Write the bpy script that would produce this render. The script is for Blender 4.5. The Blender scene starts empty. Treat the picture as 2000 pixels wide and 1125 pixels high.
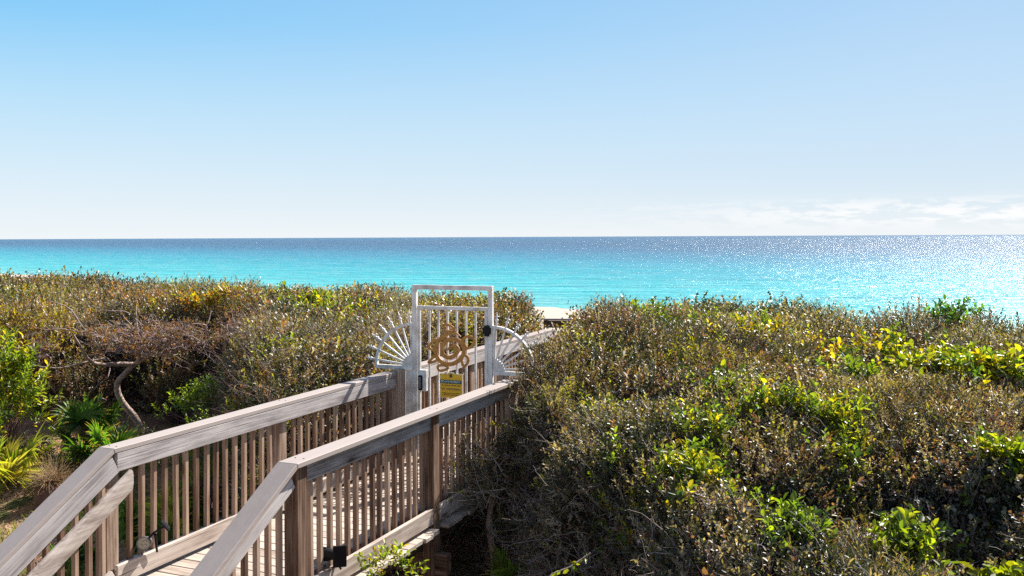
import bpy, bmesh, math, random
import numpy as np
from mathutils import Vector, Matrix, Euler
R = math.radians
random.seed(7)
rng = np.random.default_rng(11)
scene = bpy.context.scene
C = scene.collection

# ------------------------------------------------------------------ layout
CAM_Z = 2.6
ANG = R(22.84)                      # boardwalk heading, clockwise from +Y
D = np.array([math.sin(ANG), math.cos(ANG)])       # along the boardwalk
Rt = np.array([math.cos(ANG), -math.sin(ANG)])     # across, to the right
K0 = np.array([-2.941, 6.795])
def W(v, u, z=0.0):
    p = K0 + D * u + Rt * v
    return (float(p[0]), float(p[1]), z)

# ------------------------------------------------------------------ materials
def new_mat(name):
    m = bpy.data.materials.new(name); m.use_nodes = True
    nt = m.node_tree; nt.nodes.clear()
    out = nt.nodes.new('ShaderNodeOutputMaterial')
    return m, nt, out
def N(nt, t, **kw):
    n = nt.nodes.new(t)
    for k, v in kw.items():
        if k in n.inputs.keys(): n.inputs[k].default_value = v
        else: setattr(n, k, v)
    return n
def L(nt, a, b): nt.links.new(a, b)
def ramp(nt, fac, stops, interp='LINEAR'):
    r = nt.nodes.new('ShaderNodeValToRGB'); r.color_ramp.interpolation = interp
    e = r.color_ramp.elements
    while len(e) > 1: e.remove(e[-1])
    e[0].position = stops[0][0]; e[0].color = (*stops[0][1], 1)
    for p, c in stops[1:]:
        x = e.new(p); x.color = (*c, 1)
    L(nt, fac, r.inputs[0]); return r

def wood(name, dark, mid, light, rough=0.75, grain=1.0, island=False, bump=0.35, spec=0.25, knots=False):
    m, nt, out = new_mat(name)
    tc = N(nt, 'ShaderNodeTexCoord'); oi = N(nt, 'ShaderNodeObjectInfo')
    rnd = oi.outputs['Random']
    if island:
        g = N(nt, 'ShaderNodeNewGeometry'); rnd = g.outputs['Random Per Island']
    mul = N(nt, 'ShaderNodeMath', operation='MULTIPLY'); mul.inputs[1].default_value = 37.0; L(nt, rnd, mul.inputs[0])
    cmb = N(nt, 'ShaderNodeCombineXYZ')
    for i in range(3): L(nt, mul.outputs[0], cmb.inputs[i])
    add = N(nt, 'ShaderNodeVectorMath', operation='ADD'); L(nt, tc.outputs['Object'], add.inputs[0]); L(nt, cmb.outputs[0], add.inputs[1])
    mp = N(nt, 'ShaderNodeMapping'); mp.inputs['Scale'].default_value = (1.6, 60 * grain, 60 * grain); L(nt, add.outputs[0], mp.inputs[0])
    n1 = N(nt, 'ShaderNodeTexNoise', Scale=1.0, Detail=5.0, Roughness=0.6, Distortion=0.6); L(nt, mp.outputs[0], n1.inputs['Vector'])
    mp2 = N(nt, 'ShaderNodeMapping'); mp2.inputs['Scale'].default_value = (2.5, 9, 9); L(nt, add.outputs[0], mp2.inputs[0])
    n2 = N(nt, 'ShaderNodeTexNoise', Scale=1.0, Detail=4.0, Roughness=0.55); L(nt, mp2.outputs[0], n2.inputs['Vector'])
    mx = N(nt, 'ShaderNodeMix', data_type='FLOAT'); mx.inputs[0].default_value = 0.45
    L(nt, n1.outputs[0], mx.inputs[2]); L(nt, n2.outputs[0], mx.inputs[3])
    a2 = N(nt, 'ShaderNodeMath', operation='MULTIPLY_ADD'); L(nt, rnd, a2.inputs[0]); a2.inputs[1].default_value = 0.26; a2.inputs[2].default_value = -0.13
    a3 = N(nt, 'ShaderNodeMath', operation='ADD'); L(nt, mx.outputs[0], a3.inputs[0]); L(nt, a2.outputs[0], a3.inputs[1])
    cr = ramp(nt, a3.outputs[0], [(0.30, dark), (0.46, mid), (0.66, light)])
    if knots:
        mk = N(nt, 'ShaderNodeMapping'); mk.inputs['Scale'].default_value = (1.5, 5, 5); L(nt, add.outputs[0], mk.inputs[0])
        vo = N(nt, 'ShaderNodeTexVoronoi', Scale=1.0); L(nt, mk.outputs[0], vo.inputs['Vector'])
        kr = ramp(nt, vo.outputs['Distance'], [(.05, (.28, .22, .2)), (.11, (.75, .7, .68)), (.2, (1, 1, 1))])
        mc = N(nt, 'ShaderNodeMapping'); mc.inputs['Scale'].default_value = (.9, 90, 90); L(nt, add.outputs[0], mc.inputs[0])
        nc = N(nt, 'ShaderNodeTexNoise', Scale=1.0, Detail=2.0); L(nt, mc.outputs[0], nc.inputs['Vector'])
        kc = ramp(nt, nc.outputs[0], [(.28, (.25, .22, .22)), (.33, (1, 1, 1))])
        v1 = N(nt, 'ShaderNodeVectorMath', operation='MULTIPLY'); L(nt, cr.outputs[0], v1.inputs[0]); L(nt, kr.outputs[0], v1.inputs[1])
        v2 = N(nt, 'ShaderNodeVectorMath', operation='MULTIPLY'); L(nt, v1.outputs[0], v2.inputs[0]); L(nt, kc.outputs[0], v2.inputs[1]); cr = v2
    bp = N(nt, 'ShaderNodeBump', Strength=bump, Distance=0.004); L(nt, n1.outputs[0], bp.inputs['Height'])
    b = N(nt, 'ShaderNodeBsdfPrincipled', Roughness=rough); b.inputs['Specular IOR Level'].default_value = spec
    L(nt, cr.outputs[0], b.inputs['Base Color']); L(nt, bp.outputs[0], b.inputs['Normal']); L(nt, b.outputs[0], out.inputs[0])
    return m

M = {}
M['brown'] = wood('brown_wood', (.085, .045, .028), (.22, .13, .085), (.42, .30, .215), knots=True)
M['post'] = wood('post_wood', (.075, .038, .022), (.22, .14, .095), (.46, .36, .285), knots=True)
M['grey'] = wood('grey_wood', (.16, .14, .135), (.40, .36, .345), (.58, .53, .505), grain=1.5, bump=.8, knots=True)
M['pale'] = wood('pale_wood', (.26, .20, .165), (.47, .39, .335), (.60, .53, .47), grain=.7, knots=True)
M['deck'] = wood('deck_wood', (.22, .165, .125), (.40, .33, .275), (.54, .47, .40), island=True, bump=.4)
M['cap'] = wood('cap_board', (.31, .255, .23), (.345, .29, .262), (.375, .318, .29), grain=.9, bump=.10, rough=.6)
M['darkwood'] = wood('joist_wood', (.035, .022, .016), (.09, .055, .036), (.16, .11, .08))

def simple(name, col, rough=.5, metal=0., noise=0., nscale=30., spec=.5, col2=None, bump=0.):
    m, nt, out = new_mat(name)
    b = N(nt, 'ShaderNodeBsdfPrincipled', Roughness=rough, Metallic=metal); b.inputs['Specular IOR Level'].default_value = spec
    if noise or col2:
        tc = N(nt, 'ShaderNodeTexCoord'); n = N(nt, 'ShaderNodeTexNoise', Scale=nscale, Detail=6.0, Roughness=.65); L(nt, tc.outputs['Object'], n.inputs['Vector'])
        c2 = col2 or tuple(c * (1 - noise) for c in col)
        cr = ramp(nt, n.outputs[0], [(0.36, c2), (0.58, col)]); L(nt, cr.outputs[0], b.inputs['Base Color'])
        if bump:
            bp = N(nt, 'ShaderNodeBump', Strength=bump, Distance=.01); L(nt, n.outputs[0], bp.inputs['Height']); L(nt, bp.outputs[0], b.inputs['Normal'])
    else:
        b.inputs['Base Color'].default_value = (*col, 1)
    L(nt, b.outputs[0], out.inputs[0]); return m
M['white'] = simple('white_paint', (.80, .775, .745), .5, col2=(.46, .42, .37), nscale=5)
M['rust'] = simple('rusty_copper', (.56, .25, .045), .55, col2=(.36, .15, .03), nscale=25, bump=.2)
M['black'] = simple('black_plastic', (.010, .010, .012), .55, spec=.2)
M['greyplastic'] = simple('grey_plastic', (.16, .16, .17), .35, noise=.3, nscale=40)
M['lens'] = simple('lamp_lens', (.55, .48, .36), .2, noise=.4, nscale=60)
M['panel'] = simple('solar_cell', (.004, .005, .010), .55, spec=.15, noise=.4, nscale=90)
M['yellow'] = simple('sign_yellow', (.95, .52, .02), .45, noise=.10, nscale=20)
M['signedge'] = simple('sign_edge', (.85, .75, .55), .5, noise=.1)
M['teal'] = simple('sign_teal', (.02, .06, .055), .5)
M['white_ink'] = simple('white_ink', (.62, .72, .66), .5)
M['dark_ink'] = simple('dark_ink', (.06, .055, .02), .5)
M['grey_ink'] = simple('grey_ink', (.14, .14, .07), .5)
M['logo'] = simple('logo_ink', (.07, .04, .02), .5)
M['clay'] = simple('terracotta', (.21, .085, .055), .8, noise=.45, nscale=12, bump=.2)
M['bark'] = simple('bark', (.40, .29, .235), .85, col2=(.15, .10, .08), nscale=22, bump=.5)
M['twig'] = simple('twig_bark', (.36, .26, .235), .75, col2=(.17, .09, .075), nscale=9)
M['redtwig'] = simple('red_brown_twig', (.22, .12, .10), .8, col2=(.10, .045, .038), nscale=6)
M['deadtwig'] = simple('dead_twig', (.36, .31, .27), .8, col2=(.14, .11, .09), nscale=7)
M['shade_shell'] = simple('scrub_inner_shade', (.035, .022, .015), .95, col2=(.012, .008, .006), nscale=9, spec=.05)  # near-black brown: the shade inside the scrub put into the colour
M['boatwhite'] = simple('boat_hull', (.10, .10, .11), .5, noise=.2)

def leafmat(name, rough=.34, trans=.35, spec=.6, tint=(1.25, 1.15, .35)):
    m, nt, out = new_mat(name)
    at = N(nt, 'ShaderNodeAttribute'); at.attribute_name = 'leafcol'
    b = N(nt, 'ShaderNodeBsdfPrincipled', Roughness=rough); b.inputs['Specular IOR Level'].default_value = spec
    L(nt, at.outputs['Color'], b.inputs['Base Color'])
    vm = N(nt, 'ShaderNodeVectorMath', operation='MULTIPLY'); vm.inputs[1].default_value = tint
    L(nt, at.outputs['Color'], vm.inputs[0])
    t = N(nt, 'ShaderNodeBsdfTranslucent'); L(nt, vm.outputs[0], t.inputs[0])
    mx = N(nt, 'ShaderNodeMixShader'); mx.inputs[0].default_value = trans
    L(nt, b.outputs[0], mx.inputs[1]); L(nt, t.outputs[0], mx.inputs[2]); L(nt, mx.outputs[0], out.inputs[0])
    return m
M['leaf'] = leafmat('scrub_leaf', .46, .38, .8, (2.0, 1.7, .5))
M['broad'] = leafmat('broad_leaf', .36, .5, .55, (2.2, 2.1, .5))
M['palm'] = leafmat('palm_leaf', .42, .45, .45, (1.9, 1.9, .5))
M['straw'] = leafmat('dry_straw', .7, .3, .2, (1.2, 1.0, .7))

# ------------------------------------------------------------------ object helpers
def prop(o, label=None, cat=None, group=None, kind=None):
    if label: o['label'] = label
    if cat: o['category'] = cat
    if group: o['group'] = group
    if kind: o['kind'] = kind
    return o
def link(o, parent=None):
    C.objects.link(o)
    if parent: o.parent = parent
    return o
def thing(name, loc, label, cat, group=None, rz=0., kind=None):
    o = bpy.data.objects.new(name, None); o.location = loc; o.rotation_euler = (0, 0, rz); o.empty_display_size = .1
    link(o); return prop(o, label, cat, group, kind)
def wthing(name, v, u, z, label, cat, group=None):
    o = thing(name, W(v, u, z), label, cat, group, rz=-ANG); o['_o'] = (v, u, z)
    return o
def bm_obj(name, bm, mat, parent=None, loc=None, rot=None, smooth=False):
    me = bpy.data.meshes.new(name); bm.to_mesh(me); bm.free()
    if isinstance(mat, (list, tuple)):
        for x in mat: me.materials.append(x)
    else: me.materials.append(mat)
    if smooth:
        for p in me.polygons: p.use_smooth = True
    o = bpy.data.objects.new(name, me)
    if loc is not None: o.location = loc
    if rot is not None: o.rotation_euler = rot
    return link(o, parent)
def add_box(bm, c, s, rot=None, bev=0.):
    r = bmesh.ops.create_cube(bm, size=1.0)
    vs = r['verts']
    mt = Matrix.Translation(c) @ (rot if rot is not None else Matrix()) @ Matrix.Diagonal((*s, 1))
    bmesh.ops.transform(bm, matrix=mt, verts=vs)
    if bev:
        es = list({e for v in vs for e in v.link_edges})
        bmesh.ops.bevel(bm, geom=es, offset=bev, segments=1, affect='EDGES')
MLOC = {}
def rel(par, p):
    o = par['_o']; return Vector((p[0] - o[0], p[1] - o[1], p[2] - o[2]))
def board(name, par, p0, p1, w, h, mat, bev=.004, roll=0., cuts=0):
    """a board whose local X runs from p0 to p1 (boardwalk coordinates v,u,z)"""
    a = rel(par, p0); b = rel(par, p1); d = b - a; ln = d.length; x = d.normalized()
    up = Vector((0, 0, 1)) if abs(x.z) < .95 else Vector((0, 1, 0))
    y = up.cross(x).normalized(); z = x.cross(y)
    bm = bmesh.new(); add_box(bm, (0, 0, 0), (ln, w, h), bev=bev)
    o = bm_obj(name, bm, mat, par)
    m3 = Matrix((x, y, z)).transposed().to_4x4()
    MB = Matrix.Translation((a + b) / 2) @ m3 @ Matrix.Rotation(roll, 4, 'X')
    o.matrix_local = MB; MLOC[o.name] = MB
    return o
def prism(name, par, pts, v0, v1, mat, axis='v', bev=.003):
    """polygon in (u,z) extruded across v0..v1; local X made to run along +u"""
    bm = bmesh.new(); o0 = par['_o']
    A = [bm.verts.new((u, v0, z)) for u, z in pts]; B = [bm.verts.new((u, v1, z)) for u, z in pts]
    n = len(pts)
    bm.faces.new(A); bm.faces.new(B[::-1])
    for i in range(n): bm.faces.new((A[i], B[i], B[(i + 1) % n], A[(i + 1) % n]))
    bmesh.ops.recalc_face_normals(bm, faces=bm.faces)
    if bev: bmesh.ops.bevel(bm, geom=list(bm.edges), offset=bev, segments=1, affect='EDGES')
    o = bm_obj(name, bm, mat, par)
    # local (x,y,z)=(u,v,z) -> parent (X=v, Y=u)
    m = Matrix(((0, 1, 0, -o0[0]), (1, 0, 0, -o0[1]), (0, 0, 1, -o0[2]), (0, 0, 0, 1)))
    # mirrored basis: bake into mesh as rotation + mirrored y
    o.data.transform(Matrix.Diagonal((1, -1, 1, 1))); o.data.flip_normals()
    o.matrix_local = m @ Matrix.Diagonal((1, -1, 1, 1))
    return o
def copy_child(o, parent, mloc):
    c = o.copy(); C.objects.link(c); c.parent = parent; c.matrix_local = mloc; return c

# ------------------------------------------------------------------ numpy mesh helpers
def np_mesh(name, V, F, mat, parent=None, cols=None, loc=(0, 0, 0), smooth=False):
    """V (n,3), F (m,k) all the same k; cols per face (m,3)"""
    V = np.asarray(V, np.float32) - np.asarray(loc, np.float32)
    F = np.asarray(F, np.int32)
    me = bpy.data.meshes.new(name)
    me.vertices.add(len(V)); me.vertices.foreach_set('co', V.ravel())
    k = F.shape[1]
    me.loops.add(F.size); me.loops.foreach_set('vertex_index', F.ravel())
    me.polygons.add(len(F)); me.polygons.foreach_set('loop_start', np.arange(0, F.size, k, dtype=np.int32))
    try: me.polygons.foreach_set('loop_total', np.full(len(F), k, np.int32))
    except Exception: pass
    if smooth: me.polygons.foreach_set('use_smooth', np.ones(len(F), bool))
    if cols is not None:
        a = me.attributes.new('leafcol', 'FLOAT_COLOR', 'FACE')
        cc = np.ones((len(F), 4), np.float32); cc[:, :3] = cols
        a.data.foreach_set('color', cc.ravel())
    me.update(calc_edges=True); me.validate()
    me.materials.append(mat)
    o = bpy.data.objects.new(name, me)
    if parent is None: o.location = loc
    return link(o, parent)
def unit(a): return a / (np.linalg.norm(a, axis=-1, keepdims=True) + 1e-9)
def rdir(n): return unit(rng.normal(size=(n, 3)))

def leaf_geo(pos, ax, nr, Ln, Wd, col, fine=True):
    n = len(pos); side = unit(np.cross(ax, nr)); nr = unit(np.cross(side, ax))
    Ln = np.broadcast_to(np.asarray(Ln, float), (n,))[:, None]; Wd = np.broadcast_to(np.asarray(Wd, float), (n,))[:, None]
    if fine:
        b = pos; t = pos + ax * Ln - nr * Ln * .12
        l1 = pos + ax * Ln * .33 + side * Wd * .42 + nr * Wd * .16; l2 = pos + ax * Ln * .72 + side * Wd * .38 + nr * Wd * .1
        r1 = pos + ax * Ln * .33 - side * Wd * .42 + nr * Wd * .16; r2 = pos + ax * Ln * .72 - side * Wd * .38 + nr * Wd * .1
        V = np.stack([b, r1, r2, t, l2, l1], 1).reshape(-1, 3)
        F = (np.arange(n)[:, None] * 6)
        F = np.concatenate([F + np.array([0, 1, 2, 3]), F + np.array([0, 3, 4, 5])], 1).reshape(-1, 4)
        cc = np.repeat(col, 2, 0)
    else:
        m = pos + ax * Ln * .5
        V = np.stack([pos, m - side * Wd * .5 + nr * Wd * .15, pos + ax * Ln, m + side * Wd * .5 + nr * Wd * .15], 1).reshape(-1, 3)
        F = np.arange(n)[:, None] * 4 + np.array([0, 1, 2, 3]); cc = col
    return V, F, cc
def sprigs(p, a, length, k, Ln, Wd, col, fine=True, spread=55., colvar=.18):
    """k leaves spiralling round each stem; p (n,3) base, a (n,3) direction"""
    n = len(p); a = unit(a)
    length = np.broadcast_to(np.asarray(length, float), (n,))
    Ln = np.broadcast_to(np.asarray(Ln, float), (n,)); Wd = np.broadcast_to(np.asarray(Wd, float), (n,))
    ref = rdir(n); e1 = unit(np.cross(a, ref)); e2 = np.cross(a, e1)
    j = np.arange(k)
    t = (j[None, :] + rng.random((n, k)) * .8) / k
    phi = j[None, :] * 2.4 + rng.random((n, 1)) * 6.28 + rng.normal(size=(n, k)) * .3
    th = R(spread) * (1.15 - .45 * t) + rng.normal(size=(n, k)) * .22
    rad = e1[:, None] * np.cos(phi)[..., None] + e2[:, None] * np.sin(phi)[..., None]
    pos = p[:, None] + a[:, None] * (length[:, None] * t)[..., None]
    ax = a[:, None] * np.cos(th)[..., None] + rad * np.sin(th)[..., None]
    nr = a[:, None] * np.sin(th)[..., None] - rad * np.cos(th)[..., None]
    nr = nr + np.array([0, 0, .35]) + rng.normal(size=nr.shape) * .25
    sc = .7 + .6 * rng.random((n, k))
    c = np.repeat(col[:, None], k, 1) * (1 + rng.normal(size=(n, k, 1)) * colvar)
    return leaf_geo(pos.reshape(-1, 3), unit(ax).reshape(-1, 3), unit(nr).reshape(-1, 3), (Ln[:, None] * sc).ravel(), (Wd[:, None] * sc).ravel(), np.clip(c, .004, .9).reshape(-1, 3), fine)
def merge(parts):
    Vs, Fs, Cs, off = [], [], [], 0
    for V, F, c in parts:
        Vs.append(V); Fs.append(F + off); Cs.append(c); off += len(V)
    return np.concatenate(Vs), np.concatenate(Fs), np.concatenate(Cs)
def tubes(P, Rd, sides=4):
    """P (n,m,3) polylines, Rd (n,m) radii -> V,F"""
    P = np.asarray(P, float); n, m, _ = P.shape
    T = np.gradient(P, axis=1); T = unit(T)
    ref = np.tile(np.array([.31, .52, .79]), (n, m, 1)) ; e1 = unit(np.cross(T, ref)); e2 = np.cross(T, e1)
    a = np.arange(sides) / sides * 2 * math.pi
    V = P[:, :, None] + (e1[:, :, None] * np.cos(a)[None, None, :, None] + e2[:, :, None] * np.sin(a)[None, None, :, None]) * np.asarray(Rd)[:, :, None, None]
    base = (np.arange(n)[:, None, None] * m + np.arange(m - 1)[None, :, None]) * sides
    s = np.arange(sides)[None, None, :]; s2 = (s + 1) % sides
    F = np.stack([base + s, base + s2, base + sides + s2, base + sides + s], -1).reshape(-1, 4)
    return V.reshape(-1, 3), F
def rand_twigs(p, a, length, m=6, wob=.35, droop=0., r0=.004, r1=.001):
    n = len(p); a = unit(a); pts = [p]; d = a.copy(); length = np.broadcast_to(np.asarray(length, float), (n,))
    for i in range(m - 1):
        d = unit(d + rng.normal(size=(n, 3)) * wob + np.array([0, 0, -droop])); pts.append(pts[-1] + d * (length / (m - 1))[:, None])
    P = np.stack(pts, 1); Rd = np.linspace(1, 0, m)[None, :] * (np.broadcast_to(r0, (n,)) - np.broadcast_to(r1, (n,)))[:, None] + np.broadcast_to(r1, (n,))[:, None]
    return P, Rd

# value noise
_L = rng.random((256, 256))
def vnoise(x, y, s=1.0):
    x = np.asarray(x) / s + 91.3; y = np.asarray(y) / s + 57.1
    xi = np.floor(x).astype(int); yi = np.floor(y).astype(int); fx = x - xi; fy = y - yi
    fx = fx * fx * (3 - 2 * fx); fy = fy * fy * (3 - 2 * fy)
    g = lambda a, b: _L[a % 256, b % 256]
    return (g(xi, yi) * (1 - fx) + g(xi + 1, yi) * fx) * (1 - fy) + (g(xi, yi + 1) * (1 - fx) + g(xi + 1, yi + 1) * fx) * fy

# ------------------------------------------------------------------ ground, beach, sea
SN = np.array([.673, .739])
def shore_d(x, y): return (x - 5) * SN[0] + (y - 130) * SN[1]
SEA = -8.0
def ground_z(x, y):
    x = np.asarray(x, float); y = np.asarray(y, float)
    inland = -1.10 + np.clip(y - 9, -4, 8) * .05 + (vnoise(x, y, 3.0) - .5) * .18
    d = shore_d(x, y)
    dune = np.interp(d, [-400, -78, -66, -45, -12, 0, 60, 900], [0, 0, -1.5, -5.6, -6.75, -7.0, -9.5, -16])
    w = np.clip((d + 78) / 20, 0, 1)
    return inland + dune * 1.0 + w * .10 * (vnoise(x, y, 9) - .5)
xs = np.concatenate([np.linspace(-2500, -60, 40), np.linspace(-58, -14, 24), np.linspace(-13.6, 14, 130), np.linspace(15, 60, 24), np.linspace(65, 2500, 40)])
ys = np.concatenate([np.linspace(-60, 0, 12), np.linspace(1, 24, 120), np.linspace(25, 150, 80), np.linspace(155, 2500, 60)])
gx, gy = np.meshgrid(xs, ys)
gz = ground_z(gx, gy) + np.where((abs(gx) < 14) & (gy < 24), (vnoise(gx, gy, .5) - .5) * .05, 0)
nx_, ny_ = len(xs), len(ys)
idx = np.arange(nx_ * ny_).reshape(ny_, nx_)
GF = np.stack([idx[:-1, :-1], idx[:-1, 1:], idx[1:, 1:], idx[1:, :-1]], -1).reshape(-1, 4)
m, nt, out = new_mat('ground_sand')
tc = N(nt, 'ShaderNodeTexCoord')
n1 = N(nt, 'ShaderNodeTexNoise', Scale=1.1, Detail=6.0, Roughness=.6); L(nt, tc.outputs['Object'], n1.inputs['Vector'])
n2 = N(nt, 'ShaderNodeTexNoise', Scale=26.0, Detail=6.0, Roughness=.7); L(nt, tc.outputs['Object'], n2.inputs['Vector'])
lit = ramp(nt, n2.outputs[0], [(.32, (.10, .05, .03)), (.48, (.36, .20, .125)), (.64, (.60, .40, .29))])
gr = ramp(nt, n2.outputs[0], [(.32, (.03, .04, .012)), (.55, (.14, .15, .05)), (.7, (.34, .30, .17))])
mx = N(nt, 'ShaderNodeMix', data_type='RGBA'); f = ramp(nt, n1.outputs[0], [(.5, (0, 0, 0)), (.6, (1, 1, 1))])
L(nt, f.outputs[0], mx.inputs[0]); L(nt, lit.outputs[0], mx.inputs[6]); L(nt, gr.outputs[0], mx.inputs[7])
sp = N(nt, 'ShaderNodeSeparateXYZ'); L(nt, tc.outputs['Object'], sp.inputs[0])
mr = N(nt, 'ShaderNodeMapRange'); mr.inputs[1].default_value = 34; mr.inputs[2].default_value = 46; L(nt, sp.outputs[1], mr.inputs[0])
mx2 = N(nt, 'ShaderNodeMix', data_type='RGBA'); L(nt, mr.outputs[0], mx2.inputs[0]); L(nt, mx.outputs[2], mx2.inputs[6]); mx2.inputs[7].default_value = (.44, .37, .31, 1)
b = N(nt, 'ShaderNodeBsdfPrincipled', Roughness=.95); b.inputs['Specular IOR Level'].default_value = .1
bp = N(nt, 'ShaderNodeBump', Strength=.8, Distance=.03); L(nt, n2.outputs[0], bp.inputs['Height']); L(nt, bp.outputs[0], b.inputs['Normal'])
L(nt, mx2.outputs[2], b.inputs['Base Color']); L(nt, b.outputs[0], out.inputs[0]); M['ground'] = m
g = np_mesh('ground', np.stack([gx, gy, gz], -1).reshape(-1, 3), GF, M['ground'], smooth=True); g['kind'] = 'structure'

# sea
m, nt, out = new_mat('sea_water')
tc = N(nt, 'ShaderNodeTexCoord'); sp = N(nt, 'ShaderNodeSeparateXYZ'); L(nt, tc.outputs['Object'], sp.inputs[0])
dt = N(nt, 'ShaderNodeVectorMath', operation='DOT_PRODUCT'); dt.inputs[1].default_value = (SN[0], SN[1], 0); L(nt, tc.outputs['Object'], dt.inputs[0])
nb = N(nt, 'ShaderNodeTexNoise', Scale=.012, Detail=3.0); L(nt, tc.outputs['Object'], nb.inputs['Vector'])
ad = N(nt, 'ShaderNodeMath', operation='MULTIPLY_ADD'); L(nt, nb.outputs[0], ad.inputs[0]); ad.inputs[1].default_value = 20; L(nt, dt.outputs['Value'], ad.inputs[2])
off = (5 * SN[0] + 130 * SN[1])
mr = N(nt, 'ShaderNodeMapRange'); mr.inputs[1].default_value = off + 7; mr.inputs[2].default_value = off + 807; L(nt, ad.outputs[0], mr.inputs[0])
cr = ramp(nt, mr.outputs[0], [(0.0, (.26, .47, .44)), (.010, (.12, .44, .43)), (.05, (.03, .40, .42)), (.17, (.0, .29, .36)), (.31, (.0, .19, .29)), (.55, (.0, .10, .20)), (.95, (.0, .065, .15))])
b = N(nt, 'ShaderNodeBsdfPrincipled', Roughness=.28); b.inputs['Specular IOR Level'].default_value = .24; b.inputs['IOR'].default_value = 1.33
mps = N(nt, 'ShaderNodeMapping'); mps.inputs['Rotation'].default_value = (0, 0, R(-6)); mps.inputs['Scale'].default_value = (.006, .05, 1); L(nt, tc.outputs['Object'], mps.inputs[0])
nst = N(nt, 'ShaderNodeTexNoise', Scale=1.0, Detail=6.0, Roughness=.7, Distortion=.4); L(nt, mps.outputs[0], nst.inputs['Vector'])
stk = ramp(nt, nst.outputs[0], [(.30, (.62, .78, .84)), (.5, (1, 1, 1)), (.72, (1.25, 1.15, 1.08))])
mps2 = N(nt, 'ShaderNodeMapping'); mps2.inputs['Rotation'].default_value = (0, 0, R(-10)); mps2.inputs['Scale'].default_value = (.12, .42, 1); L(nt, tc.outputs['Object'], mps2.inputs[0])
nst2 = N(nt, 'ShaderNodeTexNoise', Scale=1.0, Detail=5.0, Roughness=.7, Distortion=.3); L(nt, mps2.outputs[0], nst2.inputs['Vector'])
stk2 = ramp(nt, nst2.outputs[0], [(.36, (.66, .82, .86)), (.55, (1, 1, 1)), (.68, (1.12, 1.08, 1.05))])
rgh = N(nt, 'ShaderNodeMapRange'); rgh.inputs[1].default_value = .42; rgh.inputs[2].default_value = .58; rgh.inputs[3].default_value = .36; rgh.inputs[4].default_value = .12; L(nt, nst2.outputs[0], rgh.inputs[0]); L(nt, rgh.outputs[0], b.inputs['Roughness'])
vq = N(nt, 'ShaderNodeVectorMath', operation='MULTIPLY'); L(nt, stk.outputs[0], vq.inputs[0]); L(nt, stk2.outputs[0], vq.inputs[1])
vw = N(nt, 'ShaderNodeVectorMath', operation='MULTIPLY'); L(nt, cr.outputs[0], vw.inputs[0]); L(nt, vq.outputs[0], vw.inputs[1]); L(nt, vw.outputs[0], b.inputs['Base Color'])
def wave(scale, st, rot, det=2.0):
    mp = N(nt, 'ShaderNodeMapping'); mp.inputs['Rotation'].default_value = (0, 0, rot); mp.inputs['Scale'].default_value = st; L(nt, tc.outputs['Object'], mp.inputs[0])
    n = N(nt, 'ShaderNodeTexNoise', Scale=scale, Detail=det, Roughness=.6); L(nt, mp.outputs[0], n.inputs['Vector']); return n
w1 = wave(.9, (.35, 1, 1), R(-12), 3.0); w2 = wave(.16, (.25, 1, 1), R(8), 3.0); w3 = wave(.035, (.2, 1, 1), R(-4), 2.0)
b1 = N(nt, 'ShaderNodeBump', Strength=1.0, Distance=1.1); L(nt, w1.outputs[0], b1.inputs['Height'])
b2 = N(nt, 'ShaderNodeBump', Strength=1.0, Distance=3.6); L(nt, w2.outputs[0], b2.inputs['Height']); L(nt, b1.outputs[0], b2.inputs['Normal'])
b3 = N(nt, 'ShaderNodeBump', Strength=.8, Distance=3.0); L(nt, w3.outputs[0], b3.inputs['Height']); L(nt, b2.outputs[0], b3.inputs['Normal'])
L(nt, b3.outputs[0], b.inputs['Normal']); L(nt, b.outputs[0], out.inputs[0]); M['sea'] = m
S = 60000
# sea sheet: clipped behind the dune so that it only lies seaward of the beach
n_ = Vector((SN[0], SN[1], 0)); t_ = Vector((-SN[1], SN[0], 0)); c_ = Vector((5, 130, 0)) - n_ * 14
pts = [c_ - t_ * S, c_ + t_ * S, c_ + t_ * S + n_ * S, c_ - t_ * S + n_ * S]
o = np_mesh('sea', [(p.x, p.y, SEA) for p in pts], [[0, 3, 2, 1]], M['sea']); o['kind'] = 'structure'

# ------------------------------------------------------------------ world, sun
EXPO = 1.1; SKYK = .10
AZ, EL = R(42.5), R(42)
w = bpy.data.worlds.new('World'); scene.world = w; w.use_nodes = True; nt = w.node_tree; nt.nodes.clear()
out = nt.nodes.new('ShaderNodeOutputWorld'); bg = nt.nodes.new('ShaderNodeBackground')
sky = nt.nodes.new('ShaderNodeTexSky'); sky.sky_type = 'NISHITA'; sky.sun_disc = False
sky.sun_elevation = EL; sky.sun_rotation = AZ; sky.air_density = 1.0; sky.dust_density = .6; sky.ozone_density = 2.5
bg.inputs['Strength'].default_value = SKYK
tc = nt.nodes.new('ShaderNodeTexCoord'); sp = nt.nodes.new('ShaderNodeSeparateXYZ'); L(nt, tc.outputs['Generated'], sp.inputs[0])
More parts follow.
